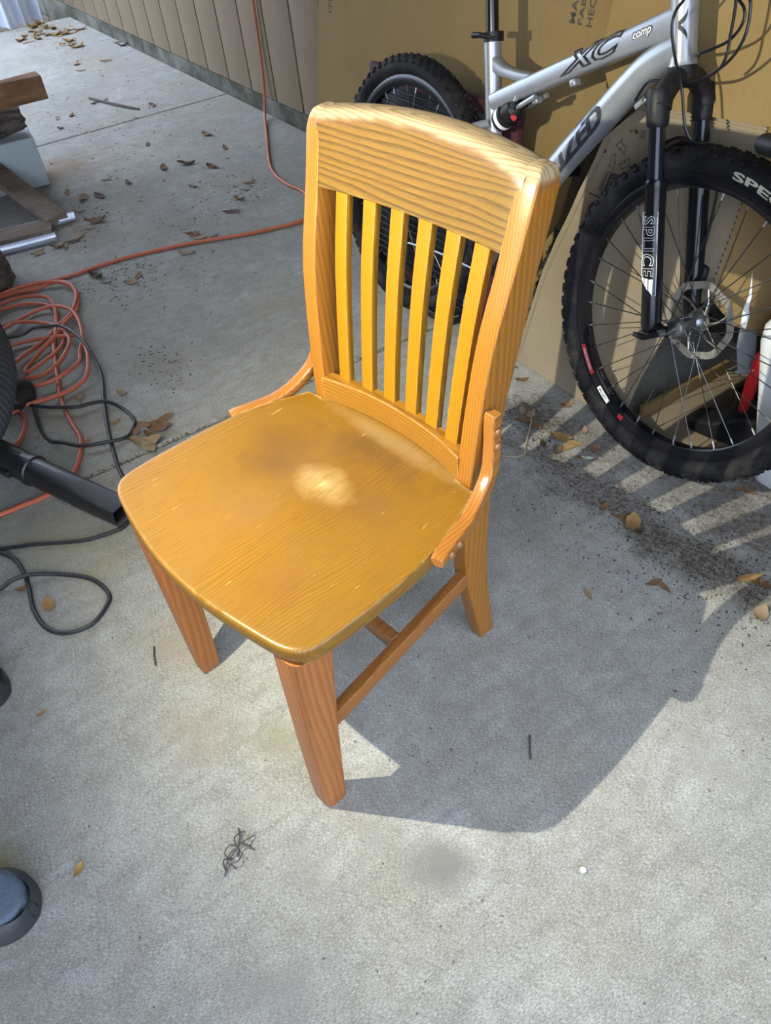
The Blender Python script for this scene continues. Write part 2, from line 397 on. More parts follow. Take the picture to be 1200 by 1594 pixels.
# ================================================================== CHAIR
CH = thing('wooden_chair', 'honey-coloured oak library chair with slatted back and worn seat, standing on the concrete', 'chair', (0,0,0), (0,0,R(8.96)))
PF = [(0, .206), (.03, .200), (.144, .172), (.213, .157), (.346, .1445), (.445, .150), (.574, .164), (.674, .181), (.775, .2125), (.872, .240)]
PB = [(0, .243), (.108, .222), (.212, .207), (.32, .200), (.411, .200), (.557, .215), (.623, .230), (.733, .2515), (.824, .274), (.872, .284)]
pox = lambda z: .147+.0755*z
PW = .030
def post(sg):
    rings = []
    zs = [0, .006]+[.03+.03*i for i in range(27)]+[.845, .856, .864, .869, .872]
    for z in zs:
        xo = pox(z); xi = xo-PW; f = interp(PF, z); b = interp(PB, z)
        d = 0
        if z > .84: k = (z-.84)/.032; d = .012*(1-math.sqrt(max(0, 1-k*k)))
        if z < .006: d = .002
        sec = rrect4(xi+d*.2, xo-d, f+d, b-d, (.004, .004, .0008 if z > .76 else .003, .0035))
        rings.append([(sg*px, py, z) for px, py in sec])
    return MB().loft(rings).build('back_post', M_SLAT, CH, 30)
M_POSTS = {sg: wood('oak_post_grain', 'z', (.90, .42, -.0755*.9*sg), 240, (.31, .122, .012), (.15, .054, .009), 5.9+sg, .004, top=True) for sg in (-1, 1)}
for sg in (-1, 1):
    p = post(sg); p.data.materials[0] = M_POSTS[sg]
    MB().lathe([(0, .0), (.0135, .0), (.0135, .004), (.011, .006), (0, .006)], (sg*.1335, .2245, -.0005), 20, 'z').build('foot_glide', M_GLIDE, CH)
# seat
half = [(0, -.2475), (.05, -.2455), (.105, -.239), (.165, -.2285), (.205, -.2195), (.226, -.209), (.238, -.193), (.2425, -.165), (.2435, -.115), (.2415, -.050), (.236, .012), (.225, .063), (.208, .112), (.193, .147)]
hs = spline([(a, b, 0) for a, b in half], 4)
outl = [(p.x, p.y) for p in hs]+[(.153, .1505), (.153, .182), (.075, .192)]
outl = outl+[(0, .196)]+[(-a, b) for a, b in reversed(outl[1:])]
def seat_z(x, y):
    d = math.exp(-((abs(x)-.085)/.075)**2-((y-.02)/.13)**2)
    return .445-.0075*d-.004*max(0, (y+.05)/.25)*(1-abs(x)/.3)
def ringat(k, zf):
    cx, cy = 0, -.03
    return [(cx+(a-cx)*k, cy+(b-cy)*k, zf(cx+(a-cx)*k, cy+(b-cy)*k)) for a, b in outl]
mb = MB(); TH = .032
rg = [ringat(k, seat_z) for k in (.04, .15, .3, .45, .6, .72, .82, .9, .95, .975)]
rg += [ringat(.990, lambda x, y: .4445), ringat(.9975, lambda x, y: .442), ringat(1.0, lambda x, y: .438), ringat(1.0, lambda x, y: .424), ringat(.985, lambda x, y: .4155), ringat(.93, lambda x, y: .413), ringat(.4, lambda x, y: .413), ringat(.04, lambda x, y: .413)]
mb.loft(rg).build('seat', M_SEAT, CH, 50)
# crest rail
def bow(x, amt): return amt*max(0, 1-(x/.1785)**2)
rings = []
for i in range(25):
    x = -.196+.392*i/24
    xc = x; zt = .8845-.0135*(x/.19)**2; zb = .775
    sec = []
    bf = lambda z: interp(PF, z)+bow(xc, .013)
    th = lambda z: .030+.014*max(0, min(1, (z-zb)/(zt-zb)))
    for k in range(8):
        z = zb+.002+(zt-.012-zb)*k/7; sec.append((x, bf(z), z))
    fz = bf(zt); 
    for a in (30, 60, 90): sec.append((x, fz+.012-.012*math.cos(R(a)), zt-.012+.012*math.sin(R(a))))
    bk = fz+th(zt)
    for a in (90, 60, 30, 0): sec.append((x, bk-.010+.010*math.cos(R(a)), zt-.010+.010*math.sin(R(a))))
    for k in range(4):
        z = zt-.02-(zt-.02-zb)*k/3; sec.append((x, bf(z)+th(z), z))
    sec.append((x, bf(zb)+.002, zb))
    # lean-in at the ends: keep inside the posts
    rings.append([(max(-(pox(pz)-.022), min(pox(pz)-.022, px)), py+(.0007 if abs(px) > pox(pz)-.0302 else 0), pz) for px, py, pz in sec])
MB().loft(rings).build('crest_rail', M_CREST, CH, 40)
# lower rail
rings = []
for i in range(17):
    x = -.156+.312*i/16; f = .1505+.0215*(1-(x/.156)**2)
    rings.append([(x, py+f, pz) for py, pz in ((.002, .441), (0, .443), (0, .4835), (.0015, .4855), (.0205, .4855), (.022, .4835), (.022, .441))])
MB().loft(rings).build('lower_rail', M_RAIL, CH, 35)
# slats
for i in range(6):
    rings = []
    for k in range(12):
        z = .480+(.790-.480)*k/11; u = (z-.485)/(.775-.485)
        x = (i-2.5)*(.0492+(.0556-.0492)*u)*(.985); wd = .0125+.0006*u
        bw = (.0215*(1-u)+.013*u)*(1-(x/.17)**2)
        f = .4*interp(PF, z)+.6*(.1545+(.2135-.1545)*u)+bw+.0065+.002*u
        rings.append([(x+px, f+.0065+py, z) for px, py in rrect(wd, .0065, .0022, 2)])
    MB().loft(rings).build('slat', M_SLAT, CH, 35)
# front legs
for sg in (-1, 1):
    rings = []
    for z, xi, xo, yf, yb, rr in ((0.0, .171, .203, -.211, -.180, .010), (.006, .168, .2055, -.214, -.177, .012), (.05, .1675, .2075, -.2155, -.1745, .013), (.2, .171, .216, -.217, -.168, .0155), (.35, .177, .2265, -.2175, -.160, .018), (.416, .1805, .2315, -.2175, -.156, .019)):
        sec = rrect4(xi, xo, yf, yb, (.005, .004, .004, rr), 4)
        rings.append([(sg*px, py, z) for px, py in sec])
    MB().loft(rings).build('front_leg', M_LEG, CH, 40)
    MB().lathe([(0, 0), (.0125, 0), (.0125, .004), (.010, .006), (0, .006)], (sg*.187, -.195, -.0005), 20, 'z').build('foot_glide', M_GLIDE, CH)
# stretchers
def bar(name, a, b, wx, hz, mat):
    a, b = Vector(a), Vector(b); d = (b-a).normalized(); sx = d.cross(Vector((0,0,1))).normalized(); uz = sx.cross(d)
    rings = [[p+sx*px+uz*pz for px, pz in rrect(wx/2, hz/2, .003, 2)] for p in (a, a.lerp(b, .25), a.lerp(b, .5), a.lerp(b, .75), b)]
    return MB().loft(rings).build(name, mat, CH, 35)
for sg in (-1, 1): bar('side_stretcher', (sg*.185, -.175, .188), (sg*.153, .165, .222), .019, .032, M_STR)
bar('cross_stretcher', (-.162, -.005, .207), (.162, -.005, .207), .019, .030, M_STR)
# bent braces
for sg in (-1, 1):
    path = spline([(.2005, .1755, .574), (.2005, .1745, .545), (.202, .172, .515), (.2065, .161, .479), (.2145, .129, .4525), (.2235, .098, .4405), (.2335, .058, .4385), (.2455, .016, .4385)], 5)
    if sg < 0: path = spline([(.1975, .189, .536), (.199, .186, .513), (.2065, .167, .477), (.2145, .131, .4525), (.2235, .098, .4405), (.2335, .058, .4385), (.2455, .016, .4385)], 5)
    rings = []
    k = len(path)
    for i, p in enumerate(path):
        tg = (path[min(i+1, k-1)]-path[max(i-1, 0)]).normalized(); nx = Vector((1, 0, 0)); nn = tg.cross(nx).normalized(); nx = nn.cross(tg).normalized()
        d = min(i, k-1-i); s = 1.0 if d > 1 else (.72 if d == 0 else .93)
        sec = [(p+nx*a*s**.3+nn*b*s) for a, b in rrect(.0105, .0088, .0035, 3)]
        rings.append([(sg*q.x, q.y, q.z) for q in sec])
    br = MB().loft(rings).build('brace', M_BRACE, CH, 45)
    for (x, y, z) in ((.2105, .1745, .548), (.2115, .1735, .524), (.2435, .061, .4385), (.2495, .040, .4385)):
        MB().lathe([(.0058, -.004), (.0058, .0015), (.004, .0036), (0, .0044)], (0, 0, 0), 14, 'x').build('wood_plug', M_PLUG, br)
        o = br.children[-1]; o.location = (sg*x, y, z)
        if sg < 0:
            o.rotation_euler = (0, 0, math.pi)
            if y > .15: o.location = (-.2085, y+.012, z-.030)

# ================================================================== BICYCLE
BY = math.atan(.0209); TH_ = R(9)
ex = Vector((math.cos(BY), math.sin(BY), 0)); nh = Vector((-math.sin(BY), math.cos(BY), 0)); ez = Vector((0,0,1))
es = ez*math.cos(TH_)+nh*math.sin(TH_); en = nh*math.cos(TH_)-ez*math.sin(TH_)
BK = thing('mountain_bike', 'silver full-suspension mountain bike with black fork leaning against the cardboard', 'bicycle')
Mb = Matrix((ex, en, es)).transposed().to_4x4(); Mb.translation = (-1.015, .822, 0.002); BK.matrix_world = Mb
M_ALU = NT('brushed_silver_frame'); c = M_ALU.co(); nn = M_ALU.noise(c, 25, 4)
M_ALU.set(M_ALU.mix(nn, (.27, .285, .315), (.37, .385, .42)), M_ALU.math('MULTIPLY_ADD', nn, .15, .25), .55, .5); M_ALU = M_ALU.m
M_BLK = plain('black_gloss', (.007, .007, .010), .2, 0, .2, 30, 0, .4)
M_BLKM = plain('black_matt', (.009, .009, .011), .5, 0, .3, 40, .2, .28)
M_STAN = plain('black_stanchion', (.02, .022, .03), .12, .4, .2)
t = NT('dusty_tyre_rubber'); c = t.co(); n1 = t.noise(c, 14, 5, .65)
t.set(t.mix(t.ramp(n1, [(.48, 0.0), (.72, .6)]), (.006, .006, .008), (.055, .049, .04)), .75, 0, .2); t.bump(t.noise(c, 260, 3), .3, .002)
M_TYRE = t.m
M_STEEL = plain('spoke_steel', (.35, .35, .36), .35, .9, .3, 60)
M_DARKSP = plain('dark_spoke', (.07, .07, .075), .35, .8, .3, 60)
M_DISC = plain('disc_steel', (.50, .46, .40), .35, .75, .2, 60)
M_INK = plain('black_ink', (.02, .02, .025), .6, 0, .1)
M_WHITE = plain('white_print', (.72, .73, .74), .5, 0, .05)
M_CREAMP = plain('cream_print', (.42, .39, .30), .7, 0, .15)
M_RED = plain('red_print', (.45, .03, .03), .4, 0, .1)
M_HUB = plain('hub_alloy', (.22, .23, .25), .3, .85, .2)

def oval(path, radii, n=16, name='tube', mat=None, parent=None, mb=None):
    return (mb or MB()).tube(path, radii, n)
def P2(x, z, n=0): return (x, n, z)
# frame: head tube, top tube, down tube, seat tube and gusset are welded: one mesh
fr = MB()
fr.tube([P2(.7655, .878), P2(.770, .862), P2(.7935, .779), P2(.7955, .772)], [.0245, .0245, .0245, .0265], 20)
def squarish(path, hw, hh, mb):
    k = len(path); rings = []
    for i in range(k):
        a = Vector(path[max(i-1, 0)]); b = Vector(path[min(i+1, k-1)]); d = (b-a).normalized(); up = d.cross(Vector((0, 1, 0))) * -1
        if up.z < 0: up = -up
        sx, sz = hw[i], hh[i]
        rings.append([Vector(path[i])+Vector((0, px, 0))+up*pz for px, pz in rrect(sx, sz, min(sx, sz)*.62, 3)])
    mb.loft(rings)
squarish([P2(.306, .622), P2(.40, .666), P2(.55, .737), P2(.68, .798), P2(.775, .842)], [.021, .022, .023, .023, .022], [.0185, .020, .021, .0225, .025], fr)
DT = [(.790, .803), (.735, .768), (.690, .722), (.640, .662), (.553, .556), (.47, .445), (.392, .33)]
dts = spline([P2(x, z) for x, z in DT], 5)
fr.tube(dts, [.027+.003*min(1, i/8) for i in range(len(dts))], 20)
fr.tube([P2(.268, .752), P2(.30, .61), P2(.335, .45), P2(.378, .325)], [.0195, .0195, .0185, .019], 18)
squarish(spline([P2(.279, .700), P2(.325, .688), P2(.385, .687), P2(.44, .692)], 4), [.014]*13, [.019, .0175, .016, .0145, .013, .012, .0115, .011, .0105, .010, .009, .007, .004], fr)
fr.lathe([(.0, -.036), (.023, -.036), (.023, .036), (0, .036)], P2(.385, .318), 20)
FR = fr.build('frame', M_ALU, BK, 40)
for q in ((.545, .712), (.443, .660)):
    MB().box(P2(q[0], q[1]-.010, -.004), (.016, .02, .014), Euler((0, -R(25), 0)).to_matrix(), .003).build('cable_stop', M_ALU, FR)
MB().box(P2(.722, .697, -.0), (.03, .012, .01), Euler((0, -R(45), 0)).to_matrix(), .002).build('cable_stop', M_ALU, FR)
# shock mount struts
for nn_ in (-.018, .018):
    MB().tube([P2(.450, .660, nn_), P2(.405, .632, nn_), P2(.382, .626, nn_)], .0055, 8).build('shock_strut', M_ALU, FR)
    MB().tube([P2(.395, .650, nn_), P2(.383, .627, nn_)], .0055, 8).build('shock_strut', M_ALU, FR)
# lettering on the top tube
ang = math.atan2(.842-.666, .775-.40); ca, sa = math.cos(ang), math.sin(ang)
def on_top(o, lift):
    def f(x, y):
        px, pz = o[0]+ca*x-sa*y, o[1]+sa*x+ca*y
        u = (px-.40)*ca+(pz-.666)*sa; d = -(px-.40)*sa+(pz-.666)*ca
        k = max(0, min(1, u/.41)); hh = .020+.0035*k; r = hh*.62; e = max(0, min(r*.98, abs(d)-(hh-r)))
        return (px, -(.0225-(r-math.sqrt(r*r-e*e)))-.0007-lift, pz)
    return f
text_part('XC', 1, on_top((.516, .7065), .0005), M_INK, FR, fit=(.178, .038), shear=.45, cuts_y=10, outline=.035, bold=.03)
text_part('comp', 1, on_top((.690, .7935), .0004), M_INK, FR, fit=(.047, .0175), shear=.35, bold=.05, cuts_y=5)
text_part('comp', 1, on_top((.6918, .7955), .0010), M_WHITE, FR, fit=(.043, .0140), shear=.35, bold=.012, cuts_y=5)
# lettering wrapped on the down tube
a0, a1 = Vector((.405, .352)), Vector((.648, .672)); dd = (a1-a0).normalized(); dn = Vector((-dd.y, dd.x))
def on_down(x, y):
    th = (y-.0155)/.030-.15; p = a0+dd*x+dn*(.0304*math.sin(th)); return (p.x, -.0304*math.cos(th)-.0004, p.y)
text_part('SPECIALIZED', 1, on_down, M_INK, FR, fit=(.405, .037), shear=.3, bold=.040, cuts_y=8)
# head badge: slanted black S stroke wrapped on the head tube
m = MB()
hx = lambda z: .7955-(z-.772)*(.7955-.7655)/(.878-.772)
path = [(.95, .862), (.75, .848), (.35, .838), (.25, .834), (.55, .829), (.85, .822), (1.05, .806), (1.15, .795)]
rg = []
pts = spline([(a, z, 0) for a, z in path], 5)
for i, p in enumerate(pts):
    d = pts[min(i+1, len(pts)-1)]-pts[max(i-1, 0)]; q = Vector((-d.y*40, d.x/40, 0)); q = Vector((d.y, -d.x*.02, 0))
    wz = .0045
    rg.append([(hx(p.y+e)+.0249*math.sin(p.x+e*20*0), -.0249*math.cos(p.x), p.y+e) for e in (-wz, wz)])
vsn = [v for r_ in rg for v in r_]; fsn = [(2*i, 2*i+1, 2*i+3, 2*i+2) for i in range(len(rg)-1)]
m.add(vsn, fsn); m.build('head_badge', M_INK, FR, 0)
# seat post, collar, saddle
MB().tube([P2(.285, .68), P2(.2585, .80), P2(.235, .905)], .0145, 18).build('seat_post', M_BLK, BK)
cl = MB().tube([P2(.2755, .738), P2(.2715, .757)], .0225, 20).build('seat_clamp', M_BLKM, BK)
MB().tube([P2(.2925, .7475, -.012), P2(.262, .7505, -.031), P2(.236, .7465, -.029)], [.004, .006, .0065], 8).build('clamp_lever', M_BLKM, cl)
m = MB(); rings = []
for x, w_, z in ((-.01, .004, .935), (.0, .06, .945), (.04, .072, .948), (.10, .062, .943), (.16, .035, .938), (.22, .022, .935), (.265, .016, .930), (.272, .003, .922)):
    rings.append([(x+.10, px, z+pz) for px, pz in rrect(w_, .017 if w_ > .01 else .003, .003 if w_ < .01 else .012)])
m.loft(rings).build('saddle', M_BLKM, BK)
# stem + bar
MB().tube([P2(.7655, .875), P2(.753, .92)], .019, 16).tube([P2(.755, .913), P2(.83, .95)], .016, 14).build('stem', M_BLK, BK)
hb = MB().tube([P2(.80, 1.0, -.30), P2(.815, .985, -.16), P2(.83, .952, -.05), P2(.835, .955, .05), P2(.90, .985, .065), P2(.98, 1.0, .070)], .0125, 12).build('handlebar', M_BLK, BK)
MB().tube([P2(.80, 1.0, -.31), P2(.807, .993, -.21)], .017, 12).build('grip', M_BLKM, hb); MB().tube([P2(.99, 1.0, .070), P2(.91, .988, .066)], .017, 12).build('grip', M_BLKM, hb)
# rear shock
sa_, sb_ = Vector(P2(.318, .578)), Vector(P2(.392, .632))
d = (sb_-sa_)
sk = MB().tube([sa_+d*.0, sa_+d*.12, sa_+d*.13, sa_+d*.40, sa_+d*.42, sa_+d*.60, sa_+d*.78, sa_+d*.95], [.014, .022, .0255, .0255, .0215, .0245, .0245, .012], 20).build('rear_shock', M_BLKM, BK)
MB().tube([sa_+d*.22, sa_+d*.34], .0262, 20, cap=False).build('shock_band', M_WHITE, sk)
MB().tube([sb_-Vector((.012, .012, .024)), sb_-Vector((-.001, .018, .027))], .006, 10).build('shock_dial', M_RED, sk)
MB().lathe([(0, -.028), (.0085, -.028), (.0085, .028), (0, .028)], tuple(sb_), 12).build('shock_bolt', M_BLK, sk)
# swing arm
sw = MB()
for n_ in (-.062, .062):
    sw.tube(spline([P2(.372, .36, n_*.5), P2(.25, .352, n_*.85), P2(.06, .345, n_), P2(0, .339, n_)], 4), .0105, 10)
    sw.tube(spline([P2(0, .345, n_), P2(.12, .44, n_*.95), P2(.26, .552, n_*.7), P2(.318, .580, n_*.35)], 4), .009, 10)
sw.build('swing_arm', M_ALU, BK)
# wheels
def make_wheel(name, cx, cz, disc_n, spoke_mat, label=None):
    rr, tw = .306, .0265
    m = MB(); m.lathe([(.262, -.010), (.268, -.0135), (.282, -.0145), (.288, -.0135), (.288, .0135), (.282, .0145), (.268, .0135), (.262, .010)], (0,0,0), 72, closed=True)
    W = m.build(name, M_BLK, BK, 40); W.location = P2(cx, cz)
    prof = []
    for i in range(18):
        a = R(-205+410*i/17-90+90); a = R(-150+300*i/17)
        prof.append((rr+.0265*math.cos(a)*(1.0 if math.cos(a) > 0 else .8), tw*math.sin(a)))
    ty = MB().lathe(prof, (0,0,0), 96).build('tyre', M_TYRE, W, 60)
    # knobs
    k = MB(); N = 68
    for i in range(N):
        for (ph, off, ln, wd) in ((58, 0, .012, .009), (-58, 0, .012, .009), (20, .5, .010, .010), (-20, .5, .010, .010), (38, .25, .009, .006), (-38, .25, .009, .006)):
            a = 2*math.pi*(i+off)/N; p = R(ph)
            er = Vector((math.cos(a), 0, math.sin(a))); et = Vector((-math.sin(a), 0, math.cos(a)))
            nrm = er*math.cos(p)+Vector((0, 1, 0))*math.sin(p); lat = nrm.cross(et)
            c0 = er*rr+nrm*.0262
            k.add([c0+et*sx*ln*.5*s_+lat*sy*wd*.5*s_+nrm*h for h, s_ in ((-.001, 1), (.0042, .82)) for sx, sy in ((-1,-1),(1,-1),(1,1),(-1,1))],
                  [(0,1,5,4),(1,2,6,5),(2,3,7,6),(3,0,4,7),(4,5,6,7)])
    kn = k.build('tread_knobs', M_TYRE, W, 0); kn['kind'] = 'stuff'
    hub = MB().lathe([(0, -.052), (.006, -.052), (.006, -.040), (.017, -.038), (.020, -.034), (.020, -.029), (.012, -.022), (.0115, .018), (.020, .026), (.021, .032), (.017, .036), (.008, .040), (.006, .052), (0, .052)], (0,0,0), 24).build('hub', M_HUB, W, 40)
    sp = None
    for i in range(32):
        side = -1 if i % 2 == 0 else 1; a = 2*math.pi*i/32; cr = R(62)*(1 if (i//2) % 2 == 0 else -1)
        p0 = Vector((.019*math.cos(a+cr), side*.031, .019*math.sin(a+cr))); p1 = Vector((.2635*math.cos(a), side*.003, .2635*math.sin(a)))
        q0 = p1+(p0-p1).normalized()*.016
        o = MB(); o.tube([p0, q0], .0011, 5); o.mi = 1; o.tube([q0, p1], .0021, 6)
        o.build('spoke', [spoke_mat, M_STEEL], W, 60, fix=False)
    # brake disc (far side)
    if disc_n:
        d = MB(); N = 48
        def wob(i): return .0018*math.cos(i*2*math.pi/N*8)
        for h0, h1 in ((disc_n-.001, disc_n+.001),):
            ro = [[(q*math.cos(2*math.pi*i/N), h, q*math.sin(2*math.pi*i/N)) for q, h in ((.066+wob(i), h0), (.081+wob(i), h0), (.081+wob(i), h1), (.066+wob(i), h1))] for i in range(N)]
            d.loft(ro, closed=True)
        for i in range(6):
            a = 2*math.pi*i/6; b = a+.5
            d.tube([(.020*math.cos(a), disc_n, .020*math.sin(a)), (.045*math.cos(a+.3), disc_n, .045*math.sin(a+.3)), (.068*math.cos(b), disc_n, .068*math.sin(b))], .0032, 6, flat=.6)
        d.lathe([(.012, disc_n-.002), (.024, disc_n-.002), (.024, disc_n+.002), (.012, disc_n+.002)], (0,0,0), 24, closed=True)
        D = d.build('brake_disc', M_DISC, W, 40)
    return W
FW = make_wheel('front_wheel', .955, .331, .040, M_DARKSP)
RW = make_wheel('rear_wheel', 0.0, .337, .045, M_DARKSP)
# print on the front tyre and rim
def arc(r0, a0, lift, k=1.0):
    # reads clockwise seen from the near side (-y)
    def f(x, y):
        rr_ = r0+y; a = a0-x/r0; th = (rr_-.306)/.0265; th = max(-.95, min(.95, th))
        return (rr_*math.cos(a), -.0265*math.sqrt(1-th*th)-lift, rr_*math.sin(a))
    return f
text_part('SPECIALIZED', 1, arc(.2935, R(86), .0008), M_CREAMP, FW, fit=(.31, .0155), bold=.03, cuts_x=40, cuts_y=3)
def rim_arc(r0, a0, h):
    return lambda x, y: ((r0+y)*math.cos(a0+x/r0), h, (r0+y)*math.sin(a0+x/r0))
def band(r0, r1, A0, A1, h, mat, name):
    m = MB(); n = 14; vs_ = []
    for i in range(n+1):
        a = A0+(A1-A0)*i/n; vs_ += [(r0*math.cos(a), h, r0*math.sin(a)), (r1*math.cos(a), h, r1*math.sin(a))]
    m.add(vs_, [(2*i, 2*i+1, 2*i+3, 2*i+2) for i in range(n)]); return m.build(name, mat, FW, 0, fix=False)
band(.2690, .2815, R(211), R(226), -.0149, M_RED, 'rim_sticker'); band(.2690, .2815, R(233), R(242), -.0149, M_WHITE, 'rim_sticker'); band(.2690, .2815, R(250), R(253), -.0149, M_RED, 'rim_sticker')
text_part('SPECIALIZED', 1, rim_arc(.2720, R(213), -.0153), M_WHITE, FW, fit=(.052, .0065), bold=.01)
text_part('MATRIX', 1, rim_arc(.2720, R(234), -.0153), M_INK, FW, fit=(.030, .0065), bold=.02)
for A0 in (205, 229, 238):
    a = R(A0); 
    MB().box((.259*math.cos(a), -.002, .259*math.sin(a)), (.006, .012, .022), Euler((0, -a, 0)).to_matrix(), .002).build('wheel_reflector_clip', M_BLKM, FW)
# fork
cr = MB()
cr.tube([P2(.7965, .772), P2(.8015, .752)], [.026, .028], 18)
for n_ in (-.065, .065):
    cr.tube(spline([P2(.802, .757, 0), P2(.806, .752, n_*.45), P2(.812, .730, n_*.85), P2(.816, .712, n_)], 4), [.020, .020, .020, .019, .019, .019, .019, .019, .019, .020, .021, .022, .022], 14)
    cr.tube([P2(.8055, .742, n_), P2(.808, .734, n_), P2(.820, .687, n_), P2(.8215, .681, n_)], [.018, .0215, .0205, .018], 18)
FK = cr.build('fork', M_BLKM, BK, 45)
for n_ in (-.065, .065):
    MB().tube([P2(.815, .705, n_), P2(.852, .570, n_)], .0150, 20).build('stanchion', M_STAN, FK, 40)
    lw = MB(); lw.tube([P2(.8465, .596, n_), P2(.8485, .589, n_), P2(.850, .583, n_), P2(.866, .525, n_), P2(.892, .43, n_), P2(.917, .338, n_), P2(.922, .319, n_)], [.0195, .0215, .0200, .0190, .0195, .0200, .017], 20)
    lw.tube([P2(.916, .338, n_), P2(.945, .332, n_*.98), P2(.962, .331, n_*.97)], [.012, .009, .011], 10)
    L_ = lw.build('lower_leg', M_BLK, FK, 40)
    if n_ < 0:
        A = Vector((.862, .535)); B = Vector((.899, .402)); ld_ = (B-A).normalized(); lx = Vector((-ld_.y, ld_.x))   # text runs down, letter tops to the right
        def on_leg(lift, ox=0, oy=0):
            def f(x, y):
                th = (y+oy-.013)/.0198+.10; q = A+ld_*(x+ox)+lx*(.0202+lift)*math.sin(th); return (q.x, n_-(.0202+lift)*math.cos(th), q.y)
            return f
        text_part('SPLICE', 1, on_leg(.0006), M_WHITE, L_, fit=(.112, .0265), bold=.02, cuts_y=6, outline=.018, space=1.18)
        text_part('SPECIALIZED', 1, on_leg(.0006, .004, .0285), M_WHITE, L_, fit=(.045, .003), bold=.01)
        # slanted white chevron under the name
        tri = [(.114, 0), (.145, .026), (.118, .026)]; 
        m = MB(); g = on_leg(.0006)
        for s0 in (0, .009, .018):
            p4 = [(.114+s0*.2, s0), (.114+s0*.2, s0+.007), (.122+s0*1.25+.006, s0+.007), (.118+s0*1.15, s0)]
            m.add([g(*q) for q in p4], [(0,1,2,3)])
        m.build('chevron', M_WHITE, L_, 0)
        m = MB()
        for pth in ([(-.006, -.002), (-.006, .031), (.150, .031), (.114, -.002)],):
            pts = [g(*q) for q in pth]
            m.tube([pts[0], pts[1]], .0006, 4).tube([pts[1], pts[2]], .0006, 4).tube([pts[2], pts[3]], .0006, 4).tube([pts[3], pts[0]], .0006, 4)
        m.build('decal_border', M_WHITE, L_, 0)
MB().tube(spline([P2(.8475, .590, -.065), P2(.825, .640-.01, -.055), P2(.822, .662-.012, 0), P2(.825, .640-.01, .055), P2(.8475, .590, .065)], 5), .0095, 10).build('fork_arch', M_BLK, FK)
MB().tube([P2(.955, .331, -.084), P2(.955, .331, -.05)], .008, 12).build('axle_nut', M_HUB, FK)
MB().tube([P2(.955, .331, -.083), P2(.925, .313, -.088), P2(.900, .309, -.087)], [.006, .007, .005], 8).build('release_lever', M_BLK, FK)
MB().box(P2(.905, .395, .075), (.045, .035, .07), None, .008).build('brake_caliper', M_BLKM, FK)
# cables
CAB = [[(0.812,-0.060,0.896),(0.811,-0.060,0.877),(0.800,-0.060,0.859),(0.799,-0.060,0.837),(0.812,-0.060,0.807),(0.828,-0.060,0.781),(0.842,-0.060,0.762),(0.855,-0.060,0.739),(0.878,-0.060,0.691),(0.896,-0.045,0.668),(.905,.01,.655),(.90,.06,.56),(.90,.075,.40)],
       [(0.870,-0.020,0.901),(0.887,-0.020,0.885),(0.902,-0.020,0.874),(0.908,-0.020,0.860),(0.904,-0.020,0.843),(0.890,-0.020,0.825),(0.870,-0.020,0.813),(0.849,-0.020,0.803),(0.829,-0.010,0.796),(.80,.03,.785),(.74,.03,.75)],
       [(0.913,-0.050,0.910),(0.929,-0.050,0.890),(0.935,-0.050,0.876),(0.939,-0.050,0.854),(0.937,-0.050,0.832),(0.927,-0.050,0.809),(0.908,-0.050,0.788),(0.880,-0.050,0.768),(0.847,-0.050,0.758),(0.813,-0.050,0.753),(0.777,-0.046,0.748),(0.756,-0.042,0.738),(0.730,-0.03,0.705)],
       [(0.881,-0.030,0.902),(0.890,-0.030,0.885),(0.895,-0.030,0.860),(0.898,-0.030,0.833),(0.901,-0.030,0.810),(0.897,-0.030,0.790),(0.885,-0.030,0.775)]]
for cp in CAB:
    p0 = cp[0]; head = [(.84, p0[1]*2, .965), (p0[0]-.012, p0[1]*1.4, p0[2]+.035)]
    MB().tube(spline(head+cp, 5), .0026, 8).build('brake_cable' if cp is CAB[0] else 'gear_cable', M_BLK, BK)
# drivetrain
MB().lathe([(.052, -.046), (.074, -.046), (.074, -.043), (.052, -.043)], P2(.385, .318), 40, closed=True).build('chainring', M_BLKM, BK)
MB().lathe([(.03, -.052), (.05, -.052), (.05, -.050), (.03, -.050)], P2(.385, .318), 32, closed=True).build('chainring', M_HUB, BK)
def crank(sgn, d):
    a = Vector(P2(.385, .318, sgn*.062)); b = Vector(P2(.385+.165*math.cos(d), .318+.165*math.sin(d), sgn*.083))
    rings = []
    for k_ in range(9):
        u = k_/8; p = a.lerp(b, u); dr = (b-a).normalized(); lat = dr.cross(Vector((0, 1, 0))).normalized(); w_ = (.0165-.006*math.sin(u*math.pi)) if u < 1 else .010
        rings.append([p+lat*px+Vector((0, 1, 0))*py for px, py in rrect(w_, .0075, .005, 2)])
    C_ = MB().loft(rings).build('crank_arm', M_WHITE if False else M_ALU, BK, 45)
    MB().lathe([(0, -.02), (.018, -.02), (.018, .02), (0, .02)], tuple(a), 16).build('crank_bolt', M_BLK, C_)
    pc = b+Vector((0, sgn*(.055 if sgn < 0 else .045), 0))
    pm = MB(); pm.box(pc+Vector((0, sgn*.038, 0)), (.085, .010, .020), None, .004); pm.box(pc+Vector((0, -sgn*.038, 0)), (.085, .010, .020), None, .004)
    pm.box(pc+Vector((.038, 0, 0)), (.010, .075, .018), None, .004); pm.box(pc+Vector((-.038, 0, 0)), (.010, .075, .018), None, .004); pm.tube([b, pc+Vector((0, sgn*.042, 0))], .009, 10)
    pd = pm.build('pedal', M_BLKM, BK)
    return C_, a, b
C_, a_, b_ = crank(-1, R(-93))
dr = (b_-a_).normalized(); lat_ = Vector((0, 1, 0)).cross(dr)
